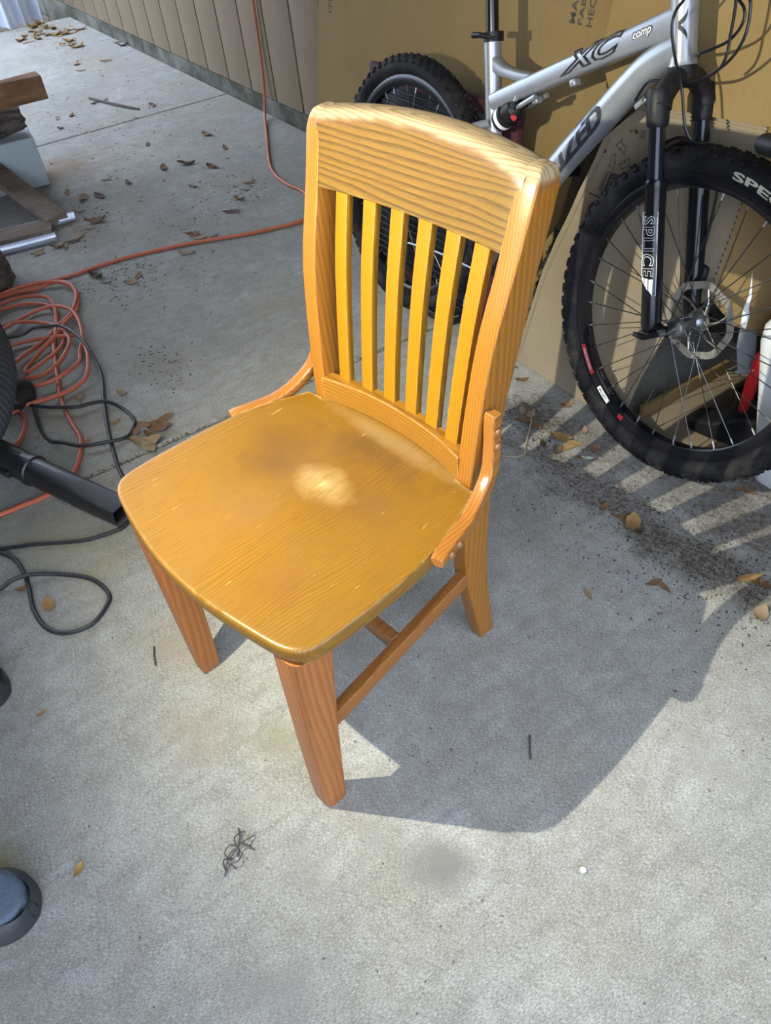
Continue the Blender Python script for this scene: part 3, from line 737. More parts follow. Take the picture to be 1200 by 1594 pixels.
text_part('SHIMANO', 1, lambda x, y: tuple(a_+dr*(.045+x)+Vector((0, -.0082, 0))+(-lat_)*(y-.004)), M_INK, C_, fit=(.06, .008), bold=.02)
crank(1, R(82))
for r_, n_ in ((.055, -.028), (.048, -.032), (.040, -.036), (.032, -.040), (.024, -.044)):
    MB().lathe([(.012, n_-.001), (r_, n_-.001), (r_, n_+.001), (.012, n_+.001)], (0,0,0), 30, closed=True).build('sprocket', M_HUB, RW)
ch = MB()
ch.tube(spline([P2(.385, .392, -.0445), P2(.19, .392, -.040), P2(0, .386, -.034)], 4), .0035, 6); ch.tube(spline([P2(.385, .244, -.0445), P2(.19, .235, -.042), P2(.045, .215, -.040)], 4), .0035, 6)
ch.build('chain', M_HUB, BK)
de = MB(); de.box(P2(.02, .27, -.055), (.03, .03, .06), None, .006); de.box(P2(.035, .225, -.042), (.022, .012, .085), Euler((0, R(-15), 0)).to_matrix(), .004)
de.lathe([(0, -.004), (.02, -.004), (.02, .004), (0, .004)], P2(.045, .195, -.042), 16).build('derailleur', M_BLKM, BK)

# ================================================================== CARDBOARD
def cardboard(name, a, b, flutes=True):
    t = NT(name); c = t.co(); n1 = t.noise(c, 5, 4); fi = t.noise(t.mapv(c, (1, 1, .2)), 160, 3)
    col = t.mix(n1, a, b); col = t.mix(t.ramp(fi, [(.5, 0.0), (.75, .25)]), col, tuple(x*.75 for x in a))
    if flutes:
        x, y, z = t.sep(c); f = t.math('SINE', t.math('MULTIPLY', z, 900)); t.bump(f, .12, .0006)
    t.set(col, .85, 0, .2); return t.m
M_CARD = cardboard('kraft_cardboard', (.195, .128, .050), (.25, .168, .070))
M_CARD2 = cardboard('kraft_cardboard_pale', (.222, .176, .118), (.275, .220, .150))
M_TORN = plain('torn_paper_pale', (.50, .40, .26), .9, 0, .2, 60, .4)
M_INKC = plain('carton_ink', (.045, .04, .04), .85, 0, .2, 50)
def sheet(name, outline, mat, th=.005, parent=None):
    """outline (x, s) drawn in the sheet's own plane (local x, z), thickness along local y"""
    m = MB(); n = len(outline)
    m.add([(x, 0, z) for x, z in outline]+[(x, th, z) for x, z in outline], [tuple(range(n)), tuple(range(2*n-1, n-1, -1))]+[(i, (i+1) % n, n+(i+1) % n, n+i) for i in range(n)])
    return m.build(name, mat, parent, smooth=0)
def torn(a, b, amp, n, rnd):
    out = []
    for i in range(1, n):
        u = i/n; d = Vector((b[0]-a[0], b[1]-a[1])); p = Vector(a)+d*u; q = Vector((-d.y, d.x)).normalized()
        p = p+q*rnd.uniform(-amp, amp); out.append((p.x, p.y))
    return out
rnd = random.Random(3)
M_GREYP = plain('grey_paper', (.17, .18, .19), .9, 0, .2, 50, .5)
def lean_s(z, k): return z*math.sqrt(1+k*k)
# A: the big sheet behind the rear wheel, torn down its right side
k = .175; SA = math.sqrt(1+k*k)
edge_pts = [(.55, 2.2), (.55, .66), (-.30, .66), (-.50, .64), (-.545, .612), (-.556, .545), (-.585, .41), (-.605, .294), (-.622, .22), (-.634, .144), (-.645, .0)]  # hidden part behind the carton extended to block light and darken the gap
right = []
for a, b in zip(edge_pts[:-1], edge_pts[1:]):
    right.append((a[0], a[1]*SA)); right += torn((a[0], a[1]*SA), (b[0], b[1]*SA), .006 if a[1] < .65 else .001, 9, rnd)
right.append((edge_pts[-1][0], 0))
A_ = thing('cardboard_sheet', 'tall brown cardboard sheet with torn right side leaning on the wall behind the rear wheel', 'cardboard', (0, .975, .002), (-math.atan(k), 0, 0))
pa = sheet('panel', [(-1.83, 0), (-1.80, 2.25)]+right, M_CARD, .005, A_)
# strip of peeled paper along the tear
pe = [(-.497+rnd.uniform(-.004, .004), (.87-i*.03)*SA) for i in range(9)]; pe2 = [(-.476+rnd.uniform(-.003, .003), z) for _, z in reversed(pe)]
m = MB(); q = pe+pe2; m.add([(x, -.0012, z) for x, z in q], [tuple(range(len(q)))]); m.build('torn_paper', M_TORN, A_, 0)
def up_text(s, x0, s0, cap, adv, parent, y=-.0012, n=None):
    # lettering turned to read upwards
    o = text_part(s, 1, lambda x, yy: (x0-yy, y, s0+x), M_INKC, parent, fit=(adv*len(s)-adv*.15, cap), bold=.006)
    return o
up_text('MADE IN', -.656, .744*SA, .0175, .0185, A_); up_text('FABRIQUE', -.630, .744*SA, .0175, .0185, A_); up_text('HECHO EN', -.603, .744*SA, .0175, .0185, A_)
up_text('ITEM', -1.731, .637*SA, .020, .019, A_)
# carton: lower panel C and upper panel B, plus folded side panel
kc = .22; SCc = math.sqrt(1+kc*kc)
C_ = thing('carton', 'opened brown carton with printed handling marks leaning behind the front wheel', 'cardboard', (0, .885, .002), (-math.atan(kc), 0, 0))
left = [(-.573, 0)]+torn((-.573, 0), (-.541, .253*SCc), .002, 6, rnd)+[(-.541, .253*SCc)]+torn((-.541, .253*SCc), (-.446, .573*SCc), .003, 8, rnd)+[(-.446, .573*SCc)]
cpan = sheet('panel', left+[(-.365, .650*SCc), (-.072, .672*SCc), (-.068, .36*SCc), (-.12, .30*SCc), (-.147, .235*SCc), (-.172, .13*SCc), (-.190, 0)], M_CARD2, .006, C_)
# corrugated folds along the left edge
m = MB(); e0 = [(-.571, 0.01), (-.539, .253*SCc), (-.444, .573*SCc)]
m.tube([(e0[0][0]+.010, -.001, e0[0][1]), (e0[1][0]+.012, -.001, e0[1][1]), (e0[2][0]+.014, -.001, e0[2][1])], .0022, 6); m.build('crease', M_CARD2, C_)
# upper panel
kb = .175
B_ = MB(); SB = SCc*.655
bo = [(-.482, .83*SCc+.02), (-.487, .72*SCc), (-.44, SB+.004), (-.365, SB), (-.072, SB+.02), (.36, SB+.05), (.42, 1.75), (-.46, 1.75)]
bp_ = sheet('panel', bo, M_CARD, .005, C_); bp_.location = (0, .004, 0); bp_.rotation_euler = (R(2.0), 0, 0)
# ribs of bared fluting beside the head tube
for i in range(15):
    x = -.30+i*.0005; s = .716+i*.0125
    if s > .87: break
    MB().tube([(x-.012*math.sin(i*1.7)-.02, -.004+(.0), s), (x+.055, -.004, s+.004)], .0022, 6).build('flute_rib', M_CARD2, C_)
m = MB()
for dz in (0, .006, .012): m.tube([(-.36, -.003, SB-.004-dz), (-.2, -.0035, SB+.008-dz), (-.072, -.003, SB+.016-dz)], .0016, 6)
m.build('crease', M_CARD2, C_)
up_text('ADE', -.208, .823*SCc, .0185, .0195, C_, -.006)
# side panel folded back at the perforated line
sp_ = sheet('side_panel', [(0, .36*SCc), (.0, .69*SCc), (.34, .70*SCc), (.34, .34*SCc), (.20, .33*SCc), (.14, .30*SCc), (.115, .306*SCc), (.064, .309*SCc)], M_CARD, .005, C_); sp_.location = (-.070, .001, 0); sp_.rotation_euler = (0, 0, R(42))
m = MB()
for i in range(24):
    s = .37*SCc+i*.0125; m.box((-.0735+.0002*i, -.0008, s), (.0018, .002, .005))
m.build('perforation', M_INKC, C_, 0)
for q, mm in (([(.060, .435), (.066, .41), (.071, .385), (.070, .357), (.076, .323), (.089, .316), (.086, .346), (.080, .36), (.077, .385), (.069, .41)], M_WHITE), ([(.077, .319), (.096, .314), (.112, .315), (.131, .255), (.125, .222), (.107, .219), (.085, .275)], M_GREYP)):
    m = MB(); m.add([(x, -.002, z) for x, z in q], [tuple(range(len(q)))]); o = m.build('torn_paper', mm, C_, 0); o.location = sp_.location; o.rotation_euler = sp_.rotation_euler
# printed marks on the lower panel
def inkpoly(pts, name='printed_mark'):
    m = MB(); m.add([(x, -.0011, z*SCc) for x, z in pts], [tuple(range(len(pts)))]); return m.build(name, M_INKC, C_, 0, fix=False)
def inkline(pts, wd=.0011, name='printed_mark', closed=False):
    m = MB(); pts = list(pts)+([pts[0]] if closed else [])
    for a, b in zip(pts[:-1], pts[1:]):
        d = Vector((b[0]-a[0], b[1]-a[1])); n_ = Vector((-d.y, d.x)).normalized()*wd; e = d.normalized()*wd*.6
        q = [Vector(a)-e+n_, Vector(a)-e-n_, Vector(b)+e-n_, Vector(b)+e+n_]
        m.add([(p.x, -.0011, p.y*SCc) for p in q], [(0,1,2,3)])
    return m.build(name, M_INKC, C_, 0, fix=False)
rc = Vector((-.388, .546)); marks = MB()
for j in range(3):
    a = R(90+120*j+10)
    def rot(p): return (rc.x+p[0]*math.cos(a)-p[1]*math.sin(a), rc.y+p[0]*math.sin(a)+p[1]*math.cos(a))
    inkline([rot(p) for p in ((.006, -.012), (.020, -.014), (.028, 0), (.034, .0), (.024, .014), (.013, .002), (.018, .002), (.012, -.006))], .0008, closed=True)
inkline([(-.440, .545), (-.430, .5495)], .003); inkline([(-.352, .520), (-.346, .523)], .0025)
inkline([(-.425, .472), (-.416, .512), (-.367, .514), (-.374, .473)], .0008, closed=True)
ic = [(-.411, .474), (-.403, .511), (-.368, .513), (-.375, .474)]; hole = [(-.400, .485), (-.396, .501), (-.382, .501), (-.386, .485)]
for i in range(4): inkpoly([ic[i], ic[(i+1) % 4], hole[(i+1) % 4], hole[i]])
inkline([(-.419, .476), (-.411, .508)], .0018)
inkline([(-.450, .458), (-.384, .457)], .0016)
inkline([(-.413+.026*math.cos(R(a)), .425+.021*math.sin(R(a))) for a in range(60, 300, 15)], .0035); inkline([(-.413+.012*math.cos(R(a)), .430+.016*math.sin(R(a))) for a in range(-60, 100, 20)], .0028)
inkline([(-.380, .600), (-.373, .604), (-.374, .597)], .0008, closed=True)
for i in range(5): inkline([(-.350, .607-i*.0035), (-.336, .609-i*.0035)], .0009)
inkline([(-.366, .604), (-.358, .601)], .003)
# flap of cardboard lying on the floor behind the wheel
F_ = thing('cardboard_flap', 'loose piece of cardboard lying flat on the floor behind the front wheel spokes', 'cardboard', (0, 0, .001))
m = MB()
def flat(m, pts, z0, th):
    n = len(pts); m.add([(x, y, z0) for x, y in pts]+[(x, y, z0+th) for x, y in pts], [tuple(range(n-1, -1, -1)), tuple(range(n, 2*n))]+[(i, (i+1) % n, n+(i+1) % n, n+i) for i in range(n)])
flat(m, [(-.175, .925), (.07, .955), (.04, 1.26), (-.19, 1.24)], .0, .012)
m.build('panel', M_CARD2, F_, 0)
m = MB(); m.box((-.165, 1.08, .030), (.010, .30, .035)); m.build('folded_edge', M_CARD, F_, 0)

# ================================================================== THINGS BY THE RIGHT EDGE
M_WPL = plain('white_plastic', (.62, .63, .64), .4, 0, .05, 8)
J = thing('white_bin', 'white plastic bin with flared sides at the right edge behind the front tyre', 'bin', (.262, 1.085, 0))
rings = []
for z, sx, sy, r_ in ((0.0, .135, .115, .02), (.006, .14, .12, .025), (.12, .166, .124, .03), (.24, .190, .127, .03), (.32, .206, .130, .03), (.352, .206, .128, .03), (.372, .196, .120, .03), (.380, .17, .10, .03)):
    rings.append([(px, py, z) for px, py in rrect(sx, sy, r_, 4)])
MB().loft(rings).build('body', M_WPL, J, 45)
MB().box((.03, 0, .392), (.14, .06, .026), None, .01).build('lid_handle', M_BLKM, J)
t = NT('red_plastic'); t.set((.52, .012, .015), .35, 0, .5); M_REDP = t.m
G = thing('black_nozzle', 'black plastic foot-shaped nozzle standing on the cardboard flap behind the spokes', 'nozzle', (.0, 1.035, .013), (0, 0, R(20)))
rings = []
for x, w_, h0, h1 in ((-.085, .018, 0, .020), (-.075, .030, 0, .030), (-.03, .038, 0, .045), (.01, .040, 0, .065), (.04, .042, 0, .085), (.062, .036, 0, .080), (.066, .02, .01, .06)):
    rings.append([(x, py, (h0+h1)/2+pz) for py, pz in rrect(w_, (h1-h0)/2, .008, 3)])
MB().loft(rings).build('shoe', M_BLKM, G, 45)
MB().lathe([(.030, .06), (.031, .12), (.034, .122), (.034, .130), (.029, .130), (.026, .12), (.025, .07)], (.030, 0, 0), 24, 'z').build('collar', M_BLKM, G, 40)
H = thing('red_tube', 'short red plastic tube leaning against the white bin', 'tube', (0, 0, 0))
a, b = Vector((.036, 1.020, .145)), Vector((.050, 1.003, .270)); dv = b-a
MB().tube([a-dv*.35, a-dv*.3, a+dv*.03, a+dv*.45, a+dv*.5, a+dv*.9, b], [.008, .0125, .0135, .0130, .0115, .0105, .007], 16).build('body', M_REDP, H)
MB().tube([a+dv*.60-Vector((.012, 0, -.004)), a+dv*.66+Vector((0, -.0125, 0)), a+dv*.74+Vector((.012, 0, .004))], .0012, 5).build('white_stripe', M_WHITE, H)
Kn = thing('black_pole', 'black rounded pole end poking in at the right edge above the front tyre', 'pole', (.02, .90, .70))
MB().tube([(-.014, 0, 0), (-.006, 0, 0), (.10, 0, 0)], [.012, .0175, .0185], 14).build('cap', M_BLKM, Kn); MB().tube([(.10, 0, 0), (.89, .03, .0)], .013, 12).build('pole', M_BLKM, Kn)

# maroon panel with black grille behind the rear wheel
M_MAR = plain('maroon_cloth', (.055, .010, .016), .8, 0, .3, 80, .3)
Q = thing('maroon_grille_panel', 'dark red panel with black wire grille standing behind the rear wheel', 'panel', (-1.02, .905, 0.001), (-math.atan(.125), 0, 0))
m = MB()
for c0, d0 in (((-.0, .012, .572), (.66, .024, .035)), ((-.0, .012, .02), (.66, .024, .04)), ((-.315, .012, .295), (.03, .024, .52)), ((.285, .012, .295), (.09, .024, .52))): m.box(c0, d0, None, .004)
m.build('frame', M_MAR, Q)
MB().box((-.02, .018, .30), (.56, .006, .52)).build('backing', M_BLKM, Q, 0)
gm = MB().tube([(-.30, .008, 0), (.24, .008, 0)], .0022, 5)
f0 = None
for i in range(26):
    if f0 is None: f0 = gm.build('grille_bar', M_BLKM, Q); o = f0
    else: o = link('grille_bar', f0.data, Q)
    o.location = (0, 0, .05+i*.0195)
MB().box((.12, .005, .45), (.025, .002, .055)).build('paper_tag', M_WHITE, Q, 0)

# ================================================================== LEFT: LUMBER PILE
def timber(name, a, b, wd, ht, mat, jit=.003, rot=0.0, parent=None, rad=.004):
    a, b = Vector(a), Vector(b); d = (b-a).normalized(); sx = d.cross(Vector((0,0,1))).normalized(); uz = sx.cross(d); rr_ = random.Random(int(abs(a.x*1000+b.y*777)))
    rings = []
    for i in range(7):
        p = a.lerp(b, i/6); rings.append([p+sx*px*math.cos(rot)-sx*pz*math.sin(rot)+uz*(px*math.sin(rot)+pz*math.cos(rot))+Vector((rr_.uniform(-jit, jit), rr_.uniform(-jit, jit), rr_.uniform(-jit, jit))) for px, pz in rrect(wd/2, ht/2, rad, 2)])
    return MB().loft(rings).build(name, mat, parent, 40)
def roughwood(name, a, b, sc=(1, .12, 1)):
    t = NT(name); c = t.co(); n1 = t.noise(t.mapv(c, sc), 60, 5, .65); n2 = t.noise(c, 8, 4)
    col = t.mix(t.ramp(n1, [(.3, 0.0), (.7, 1.0)]), a, b); col = t.mix(t.ramp(n2, [(.4, 0.0), (.7, .5)]), col, tuple(x*.5 for x in a)); t.set(col, .85, 0, .2); t.bump(n1, .5, .004); return t.m
M_BEAM = roughwood('sawn_beam', (.15, .075, .035), (.30, .165, .085)); M_GREYW = roughwood('weathered_plank', (.17, .12, .095), (.32, .25, .205))
t = NT('oak_bark'); c = t.co(); n1 = t.noise(t.mapv(c, (1, .35, 1)), 38, 6, .7); t.set(t.mix(t.ramp(n1, [(.35, 0.0), (.65, 1.0)]), (.025, .02, .016), (.19, .15, .12)), .95); t.bump(n1, 1.0, .012); M_BARK = t.m
M_BLOCK = plain('concrete_block', (.42, .47, .48), .9, 0, .25, 220, .4, .2, 300)
bl = thing('concrete_block', 'pale grey concrete block at the bottom of the lumber pile', 'block', (-3.045, .075, 0), (0, 0, R(-6)))
m = MB(); m.box((0, 0, .099), (.19, .40, .197), None, .006); m.build('body', M_BLOCK, bl, 30)
lg = thing('bark_log', 'rough bark-covered split log resting on the concrete block', 'log', (-3.03, .02, .262))
rr_ = random.Random(5); rings = []
for i in range(12):
    y = -.42+.66*i/11; s = 1 if 0 < i < 11 else .8
    rings.append([((.080+rr_.uniform(-.008, .008))*math.cos(a)*s, y+rr_.uniform(-.008, .008), (.062+rr_.uniform(-.006, .006))*math.sin(a)*s) for a in [2*math.pi*j/18 for j in range(18)]])
MB().loft(rings).build('trunk', M_BARK, lg, 60)
bmm = timber('sawn_beam', (-2.98, -.55, .372), (-2.93, .37, .372), .11, .085, M_BEAM, .003, .05); tag(bmm, 'brown sawn beam end lying on top of the bark log', 'beam')
pp = timber('short_post', (-2.97, .08, .42), (-2.97, .135, .60), .07, .07, M_BEAM); tag(pp, 'short upright wood offcut standing on the brown beam', 'offcut')
bb = MB().box((-2.90, .03, .375), (.09, .10, .13), Euler((0, 0, R(8))).to_matrix(), .012).build('black_bag_corner', M_BLKM); tag(bb, 'small black lump beside the beam and bark log', 'bag')
pl = timber('weathered_plank', (-2.46, .165, .022), (-3.25, -.02, .20), .085, .032, M_GREYW); tag(pl, 'weathered grey plank sloping down to the floor in front of the concrete block', 'plank')
pl2 = timber('flat_board', (-2.42, .128, .016), (-2.60, -.75, .016), .10, .028, M_GREYW); tag(pl2, 'dark grey board lying flat between the metal strips', 'board')
M_ALUS = plain('aluminium_strip', (.46, .49, .56), .35, .5, .15, 20)
for a, b, lab in (((-2.475, .235, .010), (-2.62, -.60, .010), 'bare aluminium strip lying under the sloping plank'), ((-2.335, .118, .010), (-2.45, -.62, .010), 'bare aluminium strip nearest the orange cord in front of the flat board')):
    o = timber('metal_strip', a, b, .05, .018, M_ALUS, .0005, 0, None, .002); tag(o, lab, 'metal strip')
st = thing('bark_stump', 'dark rough stump chunk at the left edge beyond the orange cord coil', 'log', (-2.13, -.235, 0))
rings = []
for i in range(9):
    z = .20*i/8; s = (1.0, 1.0, .98, .97, .95, .93, .9, .8, .45)[i]
    rings.append([((.145+rr_.uniform(-.012, .012))*math.cos(a)*s, (.135+rr_.uniform(-.012, .012))*math.sin(a)*s, z) for a in [2*math.pi*j/20 for j in range(20)]])
MB().loft(rings).build('trunk', M_BARK, st, 60)

# far left: plastic sheeting and post
t = NT('cloudy_plastic_film'); c = t.co(); n1 = t.noise(t.mapv(c, (1, 1, .4)), 14, 4)
t.set(t.mix(n1, (.36, .44, .58), (.72, .78, .88)), .25, 0, .5); t.b.inputs['Alpha'].default_value = .82; t.bump(n1, .6, .02); M_FILM = t.m
Pz = thing('plastic_sheeting', 'crumpled cloudy plastic sheeting hanging at the far end of the slab', 'sheeting', (-6.36, .72, .02), (0, 0, R(80)))
m = MB(); NX, NZ = 44, 16; vs_ = []
rr_ = random.Random(9)
for j in range(NZ+1):
    for i in range(NX+1):
        u = i/NX; v = j/NZ
        vs_.append((u*.46, .035*math.sin(u*23+v*2)+.02*math.sin(u*51+v*5)+.01*rr_.uniform(-1, 1)+.06*(1-v)**3*math.sin(u*9), v*1.6))
m.add(vs_, [(j*(NX+1)+i, j*(NX+1)+i+1, (j+1)*(NX+1)+i+1, (j+1)*(NX+1)+i) for j in range(NZ) for i in range(NX)]); m.build('film', M_FILM, Pz, 180)
o = timber('porch_post', (-6.50, 1.26, -.08), (-6.50, 1.26, 2.45), .09, .09, M_BEAM); tag(o, 'reddish brown wooden post beside the plastic sheeting', 'post')
o = MB().box((-6.8, .80, .09), (.3, .22, .22), Euler((0, 0, .3)).to_matrix(), .03).build('dark_bin', plain('dark_plum', (.03, .012, .025), .6)); tag(o, 'dark plum coloured box behind the plastic sheeting', 'box')

# ================================================================== CORDS
def cordmat(name, a, b):
    t = NT(name); c = t.co(); t.set(t.mix(t.noise(c, 30, 4), a, b), .5, 0, .4); return t.m
M_ORANGE = cordmat('orange_cord_vinyl', (.40, .085, .040), (.55, .14, .07)); M_BCORD = cordmat('black_cord_vinyl', (.012, .012, .013), (.035, .035, .036))
OR_FAR = [(-2.971,1.336),(-2.699,1.210),(-2.401,1.070),(-2.250,1.022),(-2.119,1.012),(-2.018,1.022),(-1.893,0.992),(-1.817,0.955),(-1.780,0.890),(-1.791,0.809),(-1.831,0.670),(-1.905,0.497),(-1.958,0.319),(-1.976,0.180),(-1.974,0.085),(-1.983,-0.005)]
COIL1 = [(-1.984,-0.183),(-1.994,-0.121),(-1.970,-0.036),(-1.914,0.024),(-1.832,0.040),(-1.746,0.020),(-1.677,-0.013),(-1.632,-0.056),(-1.571,-0.102),(-1.525,-0.160),(-1.488,-0.201),(-1.459,-0.227),(-1.425,-0.233),(-1.430,-0.204),(-1.454,-0.162),(-1.495,-0.115),(-1.558,-0.087),(-1.661,-0.075),(-1.760,-0.051),(-1.844,-0.052),(-1.905,-0.104),(-1.931,-0.176),(-1.880,-0.265),(-1.734,-0.311),(-1.579,-0.306),(-1.501,-0.263),(-1.529,-0.213),(-1.593,-0.127),(-1.660,-0.061),(-1.684,-0.021),(-1.787,0.031),(-1.888,0.037),(-1.951,-0.001),(-1.956,-0.066),(-1.976,-0.145),(-1.941,-0.222)]
COIL3 = [(-1.710,-0.284),(-1.729,-0.216),(-1.756,-0.181),(-1.790,-0.125),(-1.781,-0.074),(-1.746,-0.036),(-1.677,-0.013),(-1.577,-0.020),(-1.495,-0.042),(-1.435,-0.070),(-1.370,-0.090),(-1.332,-0.137),(-1.316,-0.184),(-1.330,-0.227),(-1.368,-0.267),(-1.432,-0.297),(-1.545,-0.313),(-1.697,-0.269),(-1.748,-0.211),(-1.729,-0.151),(-1.685,-0.102),(-1.620,-0.075)]
COIL4 = [(-1.557,-0.073),(-1.504,-0.076),(-1.460,-0.098),(-1.413,-0.139),(-1.388,-0.190),(-1.386,-0.233),(-1.408,-0.270),(-1.454,-0.301),(-1.585,-0.313),(-1.62,-.24),(-1.60,-.15),(-1.525,-0.051),(-1.447,-0.048),(-1.367,-0.062),(-1.279,-0.097),(-1.254,-0.144),(-1.244,-0.197),(-1.242,-0.247),(-1.245,-0.285),(-1.235,-.33),(-1.30,-.40),(-1.50,-.42),(-1.75,-.36),(-1.86,-.25)]
COIL2 = [(-1.887,-0.177),(-1.868,-0.114),(-1.808,-0.062),(-1.728,-0.056),(-1.644,-0.082),(-1.542,-0.119),(-1.438,-0.145),(-1.339,-0.167),(-1.253,-0.186),(-1.181,-0.195),(-1.100,-0.199),(-1.021,-0.200),(-0.960,-0.219),(-0.903,-0.248),(-0.862,-0.283),(-0.851,-0.319),(-0.847,-0.356),(-0.843,-0.399),(-0.845,-0.433),(-0.858,-0.465),(-.92,-.54),(-1.05,-.60),(-1.25,-.62)]
path = [(-2.985, 1.366, 2.3), (-2.98, 1.366, 1.6), (-2.955, 1.366, 1.0), (-2.935, 1.366, .60), (-2.955, 1.366, .28), (-2.96, 1.352, .10), (-2.94, 1.325, .02)]
for (x, y) in OR_FAR[1:]: path.append((x, y, .006))
lv = .008; i = 0
for seg in (COIL1, COIL3, COIL4, COIL2):
    for (x, y) in seg:
        i += 1; zz = .006+.013*abs(math.sin(i*.55))*(1 if seg is not COIL2 else .35)+(.004 if seg in (COIL3, COIL4) else 0)
        if seg is COIL2 and i % 100 > 8 and x > -1.3: zz = .006
        path.append((x, y, zz))
oc = MB().tube(spline(path, 5), .0062, 8).build('extension_cord', M_ORANGE); tag(oc, 'long orange extension cord running down the siding into a tangled coil on the floor', 'cord')
CO5 = [(-1.248,-0.300),(-1.198,-0.300),(-1.144,-0.318),(-1.107,-0.345),(-1.105,-0.377),(-1.13,-.43),(-1.22,-.50),(-1.4,-.54)]
oc = MB().tube(spline([(x, y, .0062) for x, y in CO5], 5), .0062, 8).build('extension_cord', M_ORANGE); tag(oc, 'short orange cord length passing under the black blower nozzle', 'cord')
B1 = [(-1.66,-.30),(-1.608,-0.195),(-1.626,-0.151),(-1.617,-0.114),(-1.574,-0.070),(-1.442,-0.048),(-1.290,-0.055),(-1.135,-0.096),(-1.004,-0.130),(-0.857,-0.158),(-0.813,-0.163),(-0.735,-0.169),(-0.676,-0.178),(-0.640,-0.200),(-0.621,-0.228),(-0.625,-0.269),(-0.640,-0.317),(-0.695,-0.405),(-0.735,-0.480),(-0.775,-0.535),(-.785,-.55),(-0.765,-0.525),(-0.722,-0.483),(-0.680,-0.460),(-0.622,-0.453),(-0.571,-0.456),(-0.499,-0.464),(-0.435,-0.455),(-0.397,-0.425),(-0.387,-0.376),(-0.416,-0.334),(-0.448,-0.320),(-0.509,-0.336),(-0.565,-0.385),(-0.598,-0.442),(-0.606,-0.479),(-0.608,-0.510),(-0.617,-0.562),(-.66,-.66)]
def zb1(i, x, y):
    if i < 3: return .040
    if i < 8: return .036 if x < -1.33 else .010
    return .0045+(.009 if 34 <= i <= 35 else 0)
bc = MB().tube(spline([(x, y, zb1(i, x, y)) for i, (x, y) in enumerate(B1)], 6), .0050, 8).build('power_cord', M_BCORD); tag(bc, 'black power cord looping in front of the blower nozzle on the concrete', 'cord')
B3 = [(-1.330,-0.330),(-1.290,-0.306),(-1.232,-0.259),(-1.154,-0.176),(-1.146,-0.136),(-1.124,-0.093),(-1.079,-0.066),(-1.021,-0.058),(-0.984,-0.064),(-0.945,-0.099),(-0.946,-0.154),(-0.975,-0.211),(-1.018,-0.244),(-1.067,-0.270),(-1.126,-0.275),(-1.188,-0.268),(-1.265,-0.262),(-1.335,-0.275)]
bc = MB().tube(spline([(x, y, (.018 if i in (2, 3, 15, 16) else (.014 if i in (4, 5, 10, 11, 12) else .0045))+(.035 if i in (0, 1, 17) else 0)) for i, (x, y) in enumerate(B3)], 6), .0050, 8).build('power_cord', M_BCORD); tag(bc, 'black power cord loop crossing the orange cord beside the dry leaf pile', 'cord')

# ================================================================== BLOWER
M_HOSE = plain('grey_hose', (.045, .050, .056), .45, 0, .25, 30); M_BPL = plain('black_plastic', (.014, .014, .015), .38, 0, .25, 60, .25)
V = thing('leaf_blower', 'black leaf blower nozzle with ribbed grey hose lying at the left edge', 'blower', (0, 0, 0))
hp = spline([(-2.02, -.44, .13), (-1.85, -.345, .135), (-1.70, -.31, .135), (-1.47, -.298, .135), (-1.26, -.325, .13), (-1.09, -.39, .125), (-1.02, -.46, .12), (-1.03, -.56, .12)], 22)
rad = [.060+.0040*math.cos(2*math.pi*i/3) for i in range(len(hp))]
MB().tube(hp, rad, 28).build('hose', M_HOSE, V, 60)
nz = MB(); a, b = Vector((-1.20, -.475, .058)), Vector((-.632, -.212, .037)); d = b-a; dl = d.normalized(); sx = dl.cross(Vector((0,0,1))).normalized(); uz = sx.cross(dl)
rings = []
for u, w_, h_, r_ in ((0, .040, .040, .0395), (.50, .036, .036, .0355), (.505, .039, .039, .0385), (.53, .039, .039, .0385), (.535, .035, .035, .0345), (.66, .035, .034, .032), (.74, .0345, .030, .026), (.84, .033, .024, .014), (.93, .031, .0205, .008), (1.0, .029, .019, .006)):
    rings.append([a+d*u+sx*px+uz*pz for px, pz in rrect(w_, h_, r_, 4)])
for w_, h_, u in ((.025, .015, 1.0), (.024, .014, .93)):
    rings.append([a+d*u+sx*px+uz*pz for px, pz in rrect(w_, h_, .005, 4)])
NZ_ = nz.loft(rings).build('nozzle', M_BPL, V, 35)
MB().box(a+d*.40-sx*.0+uz*-.0+sx*.040, (.07, .012, .016), Matrix((dl, sx, uz)).transposed(), .003).build('latch', M_BPL, NZ_)
MB().tube([a+d*.05+uz*.037+sx*-.006, a+d*.46+uz*.0345+sx*-.006], .004, 6).build('ridge', M_BPL, NZ_)
hd = MB(); rings = []
for u, w_, h_ in ((0, .02, .012), (.25, .045, .026), (.6, .055, .034), (.9, .05, .030), (1, .03, .012)):
    p = Vector((-1.40, -.36, .060)).lerp(Vector((-1.245, -.27, .035)), u); rings.append([p+Vector((-.5, .86, 0))*px+Vector((0, 0, pz)) for px, pz in rrect(w_, h_, min(w_, h_)*.6, 3)])
hd.loft(rings).build('switch_housing', M_BPL, V, 40)
nb = MB(); rings = []
for z, s in ((0, .9), (.01, 1), (.05, 1), (.085, .85), (.10, .4)): rings.append([(-1.085+.075*s*math.cos(a), -.475+.055*s*math.sin(a), z) for a in [2*math.pi*j/18 for j in range(18)]])
o = nb.loft(rings).build('navy_bag', plain('navy_cloth', (.012, .018, .04), .9, 0, .3, 60, .4)); tag(o, 'small navy blue cloth lump below the blower nozzle at the left edge', 'cloth')

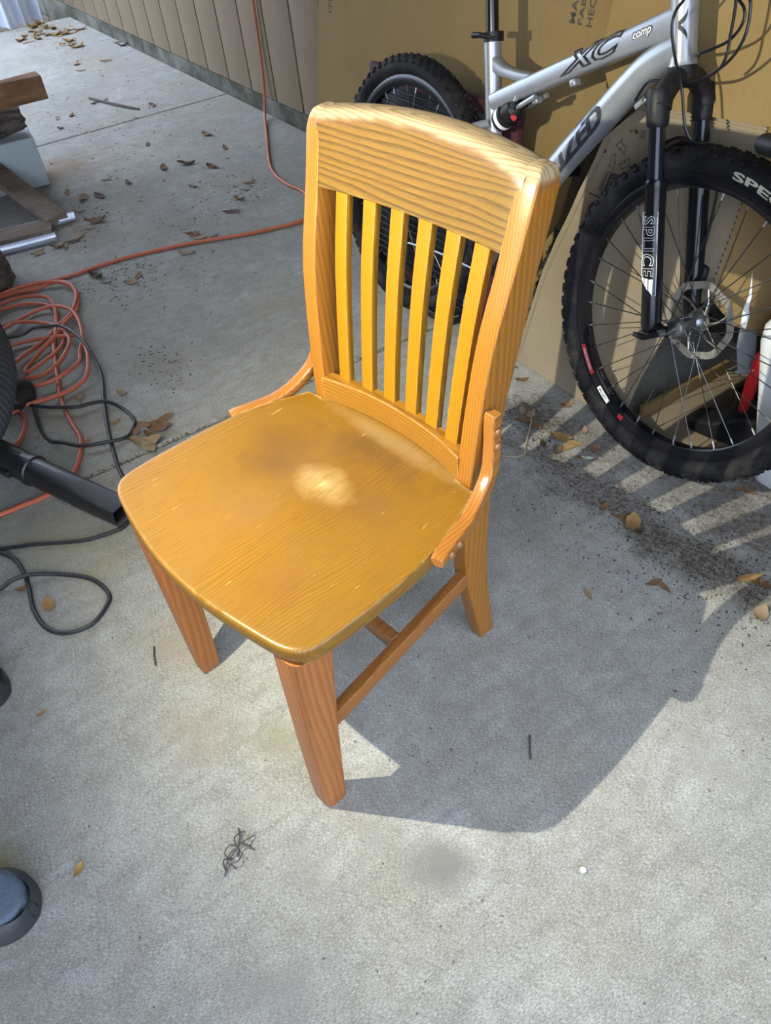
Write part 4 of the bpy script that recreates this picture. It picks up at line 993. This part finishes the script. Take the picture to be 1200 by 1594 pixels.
# ================================================================== SHOES
M_SHOE = plain('grey_blue_felt', (.075, .098, .135), .95, 0, .3, 180, .5); M_SOLE = plain('dark_shoe_rubber', (.026, .027, .028), .6, 0, .3, 40, .3)
def shoe(loc, rz, lab):
    S = thing('slip_on_shoe', lab, 'shoe', loc, (0, 0, rz), 'shoes at the left edge')
    # toe towards +x, length .29
    def outline(u):   # half width along the length, u 0 heel .. 1 toe
        return .036+.016*math.sin(math.pi*min(1, u*1.05))**.7+.004*u if u < .8 else .0545*math.sqrt(max(0, 1-((u-.8)/.2)**2))**.8
    us = [0.005, .03, .08, .2, .35, .5, .62, .72, .8, .86, .91, .95, .975, .99, .999]
    def body(s, z0f, z1f, off=0):
        rings = []
        for u in us:
            w_ = max(.003, outline(u)*s) if u > .02 else .02*s
            x = -.29+.29*u if True else 0
            x = x*(1 if u < .9 else 1)+off*(u-.5)*-.02
            z0, z1 = z0f(u), z1f(u)
            rings.append([(x, py, (z0+z1)/2+pz) for py, pz in rrect(w_, (z1-z0)/2, min(w_, (z1-z0)/2)*.75, 4)])
        return MB().loft(rings)
    body(1.0, lambda u: 0.0, lambda u: .030 if u < .7 else .030+.012*math.sin((u-.7)/.3*math.pi)).build('sole', M_SOLE, S, 50)
    up = body(.84, lambda u: .02, lambda u: .085 if u < .45 else .085-.032*((u-.45)/.55)**1.2, 1).build('upper', M_SHOE, S, 60)
    m = MB(); rings = []
    for u in us[5:]:
        w_ = max(.003, outline(u)*.99); x = -.29+.29*u
        h_ = .050 if u < .86 else .050-.006*(u-.86)/.14
        rings.append([(x, py, pz) for py, pz in ((-w_, .012), (-w_*1.0, h_*.75), (-w_*.86, h_), (-w_*.74, h_+.003), (-w_*.70, h_-.004), (-w_*.70, .012))])
    m.loft(rings)
    rings = [[(x, -y, z) for x, y, z in r_] for r_ in rings]; m.loft(rings)
    m.build('rubber_rim', M_SOLE, S, 50)
    MB().lathe([(.0035, .0), (.007, .0), (.007, .004), (.0035, .004)], (-.108, .020, .0765), 14, 'z', closed=True).build('eyelet', M_GLIDE, S)
    return S
shoe((.118, -.622, .001), R(52), 'dark slip-on shoe toe with blue grey upper at the lower left edge')
shoe((-.324, -.556, .001), R(66), 'blue grey shoe toe just showing at the left edge below the black cord loop')

# ================================================================== LEAVES, TWIGS, DEBRIS
def leafmat(name, a, b):
    t = NT(name); c = t.co(); t.set(t.mix(t.noise(c, 60, 4), a, b), .75, 0, .3); return t.m
LM = [leafmat('dry_leaf_brown', (.12, .06, .028), (.24, .13, .06)), leafmat('dry_leaf_tan', (.23, .15, .085), (.33, .235, .14)), leafmat('dry_leaf_ochre', (.24, .135, .045), (.34, .21, .075)), leafmat('dry_leaf_dark', (.05, .032, .02), (.11, .07, .045))]
M_PALEL = leafmat('pale_leaf', (.42, .46, .36), (.55, .58, .48))
def leaf_mesh(seed, L, W, curl):
    r_ = random.Random(seed); m = MB(); n = 9; vs_ = []
    for i in range(n):
        u = i/(n-1); w_ = W*.5*math.sin(math.pi*min(.985, max(.02, u**.85)))*(1+r_.uniform(-.12, .12)); x = (u-.5)*L
        zc = curl*L*(4*(u-.5)**2)+.002
        vs_ += [(x, -w_, zc+curl*W*1.2*r_.uniform(.5, 1.2)), (x, 0, zc-.0008*0), (x, w_, zc+curl*W*1.2*r_.uniform(.5, 1.2))]
    m.add(vs_, [(3*i+j, 3*i+3+j, 3*i+4+j, 3*i+1+j) for i in range(n-1) for j in (0, 1)])
    me = bpy.data.meshes.new('leaf'); me.from_pydata(m.v, [], m.f); me.polygons.foreach_set('use_smooth', [True]*len(me.polygons))
    return me
LMESH = {}
def leaf(x, y, L, mat, label, group, seed, z=0.0, tilt=.15):
    key = (seed % 6, id(mat))
    if key not in LMESH:
        me = leaf_mesh(seed % 6, 1.0, (.36, .42, .5, .34, .6, .45)[seed % 6], (.05, .10, .16, .08, .13, .06)[seed % 6]); me.materials.append(mat); LMESH[key] = me
    r_ = random.Random(seed*13+1); o = link('dry_leaf', LMESH[key]); o.scale = (L, L, L); o.location = (x, y, z+.0005); o.rotation_euler = (r_.uniform(-tilt, tilt), r_.uniform(-tilt, tilt)*.5, r_.uniform(0, 6.28))
    tag(o, label, 'leaf', group); return o
PILE = [(-0.894,-0.073),(-0.902,-0.045),(-0.923,-0.016),(-0.865,-0.067),(-0.947,-0.071),(-0.944,0.005),(-0.873,-0.048),(-0.948,-0.046)]
for i, (x, y) in enumerate(PILE): leaf(x, y, .078 if i < 4 else .055, LM[0 if i % 3 else 1], 'crinkled %s leaf in the pile by the black cord loop' % (('large ' if i < 4 else 'small ')+('brown' if i % 3 else 'tan')), 'leaf pile by the cord loop', 20+i, .002*i, .35)
CORDL = [(-1.210,-0.143),(-1.176,-0.150),(-1.170,-0.128),(-1.028,-0.108),(-0.994,-0.194),(-1.103,-0.291),(-1.154,-0.040),(-1.041,-0.102)]
for i, (x, y) in enumerate(CORDL): leaf(x, y, .030 if i < 6 else .04, LM[2 if i < 5 else 1], 'small tan leaf scrap lying between the cord loops', 'leaf scraps between the cords', 40+i)
for (x, y, l, lab) in ((-.496, -.434, .045, 'single ochre leaf inside the black cord loop in front'), (-.241, -.522, .022, 'tiny orange leaf scrap alone on the concrete at the left'), (.086, -.552, .026, 'slim orange leaf scrap above the dark shoe'), (-.580, -.468, .03, 'small leaf scrap touching the crossing of the black cord')): leaf(x, y, l, LM[2], lab, None, int(abs(x*1000)))
BIKEL = [(-0.381,0.746),(-0.355,0.752),(-0.345,0.727),(-0.315,0.735),(-0.240,0.747),(-0.206,0.730),(-0.206,0.757),(-0.226,0.810),(-0.207,0.707),(-0.146,0.744),(0.070,0.666),(0.052,0.662),(0.033,0.660),(-0.004,0.656),(0.092,0.663),(0.311,0.729),(0.381,0.674),(0.211,0.582),(0.154,0.459),(0.327,0.733),(0.343,0.738),(-0.547,0.860),(-0.484,0.833),(-0.331,0.863),(0.134,0.918),(0.154,0.930),(0.088,0.928),(-0.157,0.735),(-0.159,0.777),(-0.252,0.701),(0.231,0.586),(-0.328,0.842)]
for i, (x, y) in enumerate(BIKEL):
    if i == 9: leaf(x, y, .032, M_PALEL, 'pale green leaf in a strip of light beside the front tyre', None, 9); continue
    mt = LM[2] if i in (4, 6, 10, 5, 15) else (LM[1] if i in (0, 1, 7, 16, 18, 23) else (LM[3] if i in (14, 8, 29) else LM[0]))
    sz = .055 if i in (4, 5, 10, 15) else (.046 if i in (0, 1, 2, 3, 6, 16) else .034)
    cw_ = 'ochre' if mt is LM[2] else ('tan' if mt is LM[1] else ('dark' if mt is LM[3] else 'brown'))
    wh = 'along the bottom edge of the carton' if y > .8 else ('in the clump right of the chair back post' if x < -.29 else ('in the light strips beside the front tyre' if x < -.13 else ('in the dark soil below the front tyre' if x < .2 else 'at the right edge where the dirt ends')))
    leaf(x, y, sz, mt, 'dry %s leaf %s' % (cw_, wh), 'leaves in the dirt by the bicycle', 60+i)
FARL = [(-3.955,0.862),(-5.181,1.352),(-5.039,1.346),(-5.145,1.343),(-4.855,0.979),(-4.685,0.946),(-4.444,1.008),(-3.949,0.798),(-3.666,0.526),(-3.841,0.561),(-3.831,0.633),(-3.490,0.621),(-3.070,0.767),(-2.716,0.707),(-2.671,0.527),(-2.785,0.466),(-2.647,0.321),(-2.628,0.384),(-2.772,0.290),(-2.533,0.268),(-2.378,0.288),(-2.336,0.249),(-2.688,0.803),(-2.423,0.719),(-2.228,0.863),(-2.273,0.908),(-2.153,0.804),(-2.062,0.727),(-1.982,0.531),(-1.939,0.538),(-1.893,0.569),(-1.850,0.451),(-1.914,0.135),(-1.842,0.146),(-1.777,0.216),(-1.807,0.250),(-2.30,0.20),(-2.26,0.16),(-2.256,0.098),(-2.24,0.12),(-2.563,0.870),(-3.616,1.011),(-3.646,1.012),(-4.760,1.135),(-2.255,0.024),(-2.739,1.014),(-2.968,1.026)]
CW = ('brown', 'tan', 'dark', 'brown', 'tan')
for i, (x, y) in enumerate(FARL):
    wh = 'on the far slab beyond the long joint' if x < -3.5 else ('in the scatter in front of the lumber pile' if x < -2.2 and y < .45 else ('beside the straight run of orange cord' if x > -2.05 else 'on the middle slab below the cream siding'))
    leaf(x, y, random.uniform(.045, .085), LM[(0, 1, 3, 0, 1)[i % 5]], 'dry %s leaf lying %s' % (CW[i % 5], wh), 'leaves scattered on the far slabs', 120+i)
VFAR = [(-6.390,1.17),(-6.548,1.20),(-6.346,1.193),(-6.473,1.15),(-6.283,1.127),(-6.263,1.097),(-6.20,1.098),(-5.862,1.268),(-6.021,1.055),(-6.015,1.100),(-6.094,1.170),(-5.954,0.999),(-5.908,0.932),(-5.896,1.021),(-5.846,1.076),(-5.816,1.137),(-5.759,1.157),(-5.807,1.204),(-5.844,0.938),(-5.833,0.867),(-5.444,1.072),(-5.459,1.099),(-5.294,1.107)]
for i, (x, y) in enumerate(VFAR):
    for k_ in range(3): leaf(x+random.uniform(-.08, .08), y+random.uniform(-.06, .06), random.uniform(.06, .10), LM[(0, 1, 2)[(i+k_) % 3]], 'dry %s leaf drifted %s at the far slab end' % (('brown', 'tan', 'ochre')[(i+k_) % 3], 'at the foot of the plastic sheeting' if x < -6.1 else 'in the middle of the heap' if x < -5.6 else 'away from the heap'), 'leaves drifted at the far slab end', 200+i*3+k_, 0 if x > -6.3 else -.05)
# twigs
M_TWIG = plain('dry_twig', (.075, .06, .055), .9, 0, .3, 60); M_HAY = plain('dry_stalk', (.33, .25, .14), .8, 0, .2, 60)
def twig(paths, r_, mat, label, name='twig'):
    m = MB()
    for p in paths: m.tube(spline(p, 4), r_, 6)
    tag(m.build(name, mat, None, 60), label, 'twig')
twig([[(.230, -.362, .003), (.218, -.352, .012), (.209, -.338, .006), (.20, -.322, .010), (.175, -.314, .004)], [(.209, -.338, .006), (.207, -.318, .016), (.201, -.297, .004)], [(.232, -.366, .003), (.224, -.350, .010), (.232, -.345, .003)], [(.20, -.322, .010), (.215, -.310, .004)], [(.226, -.36, .004), (.212, -.356, .01), (.214, -.342, .004)], [(.215, -.345, .003), (.205, -.35, .012), (.198, -.338, .014), (.206, -.328, .006), (.216, -.335, .003)], [(.222, -.352, .012), (.228, -.338, .014), (.216, -.326, .004)], [(.207, -.318, .014), (.222, -.308, .003)], [(.207, -.33, .008), (.190, -.326, .012), (.185, -.308, .003)]], .0012, M_TWIG, 'tangled grey twig lying on the concrete in front of the chair')
twig([[(-.357, .762, .004), (-.31, .71, .008), (-.274, .667, .006), (-.247, .633, .003), (-.274, .596, .003)]], .0018, M_HAY, 'bent straw stalk in the dirt right of the chair back', 'straw')
twig([[(.322, .166, .002), (.340, .150, .003), (.356, .138, .002)]], .0014, M_TWIG, 'thin straight twig lying in the shadow right of the chair')
twig([[(-.256, -.292, .002), (-.235, -.30, .004), (-.211, -.306, .002)]], .0018, M_TWIG, 'short dark twig left of the front chair leg')
twig([[(-4.05, .80, .004), (-3.80, .86, .01), (-3.62, .93, .004)]], .006, M_TWIG, 'dark stick on the far slab beyond the expansion joint')
pb = MB(); pb.lathe([(0, .0), (.004, .0008), (.0052, .003), (.004, .0055), (0, .0065)], (.537, .082, 0), 12, 'z'); tag(pb.build('pebble', M_WHITE, None, 60), 'tiny white pebble on the bare concrete at lower right', 'pebble')
# crumbs of bark and soil that nobody could count
def crumbs(name, spots, n, smin, smax, mat, label, seed):
    r_ = random.Random(seed); m = MB()
    for _ in range(n):
        cx, cy, rx, ry, w_ = r_.choices(spots, [s[4] for s in spots])[0]
        x = r_.gauss(cx, rx); y = r_.gauss(cy, ry)
        if y > WALL_Y-.02: continue
        s = r_.uniform(smin, smax); a = r_.uniform(0, 6.28); l_ = s*r_.uniform(.8, 2.0); ca_, sa_ = math.cos(a), math.sin(a); h = s*.5
        q = [(-l_, -s*.5, 0), (l_*.7, -s*.6, 0), (l_, s*.5, 0), (-l_*.6, s*.6, 0), (0, 0, h)]
        m.add([(x+px*ca_-py*sa_, y+px*sa_+py*ca_, pz+.0003) for px, py, pz in q], [(0,1,4),(1,2,4),(2,3,4),(3,0,4),(3,2,1,0)])
    o = m.build(name, mat, None, 0, fix=False); tag(o, label, 'debris', None, 'stuff')
M_CRUMB = plain('soil_crumb', (.040, .027, .018), .95, 0, .4, 90); M_BARKD = plain('bark_bits', (.085, .062, .045), .95, 0, .4, 90); M_CHIP = plain('wood_chip', (.30, .22, .14), .9, 0, .3, 60)
crumbs('soil_crumbs', [(-.05, .68, .25, .05, 3), (.25, .72, .13, .07, 3), (-.36, .74, .08, .045, 2), (.1, .60, .25, .08, 1), (.15, .95, .3, .06, 2)], 2600, .0006, .0024, M_CRUMB, 'dark soil crumbs swept up along the bicycle', 11)
crumbs('floor_specks', [(.35, .2, .35, .30, 2), (-.2, -.4, .4, .2, 2), (-.9, .2, .5, .3, 3)], 420, .0006, .002, M_TWIG, 'dark specks and bits scattered over the near concrete', 12)
crumbs('bark_debris', [(-2.45, .25, .16, .07, 3), (-2.1, .62, .10, .10, 2), (-2.22, .86, .10, .05, 2), (-1.85, .2, .10, .08, 3), (-1.21, .10, .08, .05, 2), (-3.6, .6, .5, .15, 2), (-3.62, 1.0, .12, .03, 1)], 800, .0010, .0042, M_BARKD, 'dark bark debris strewn over the far slab', 13)
crumbs('wood_chips', [(-2.8, .6, .5, .25, 2), (-1.8, .3, .15, .15, 2), (-3.8, .9, .6, .25, 2), (-5.7, 1.05, .4, .12, 4)], 420, .003, .009, M_CHIP, 'pale wood chips strewn over the far slab', 14)
crumbs('joint_dirt', [(-.857, y, .004, .05, 1) for y in [-.25+.1*i for i in range(11)]], 420, .0007, .0022, M_CRUMB, 'dark dirt caught along the concrete joint', 15)
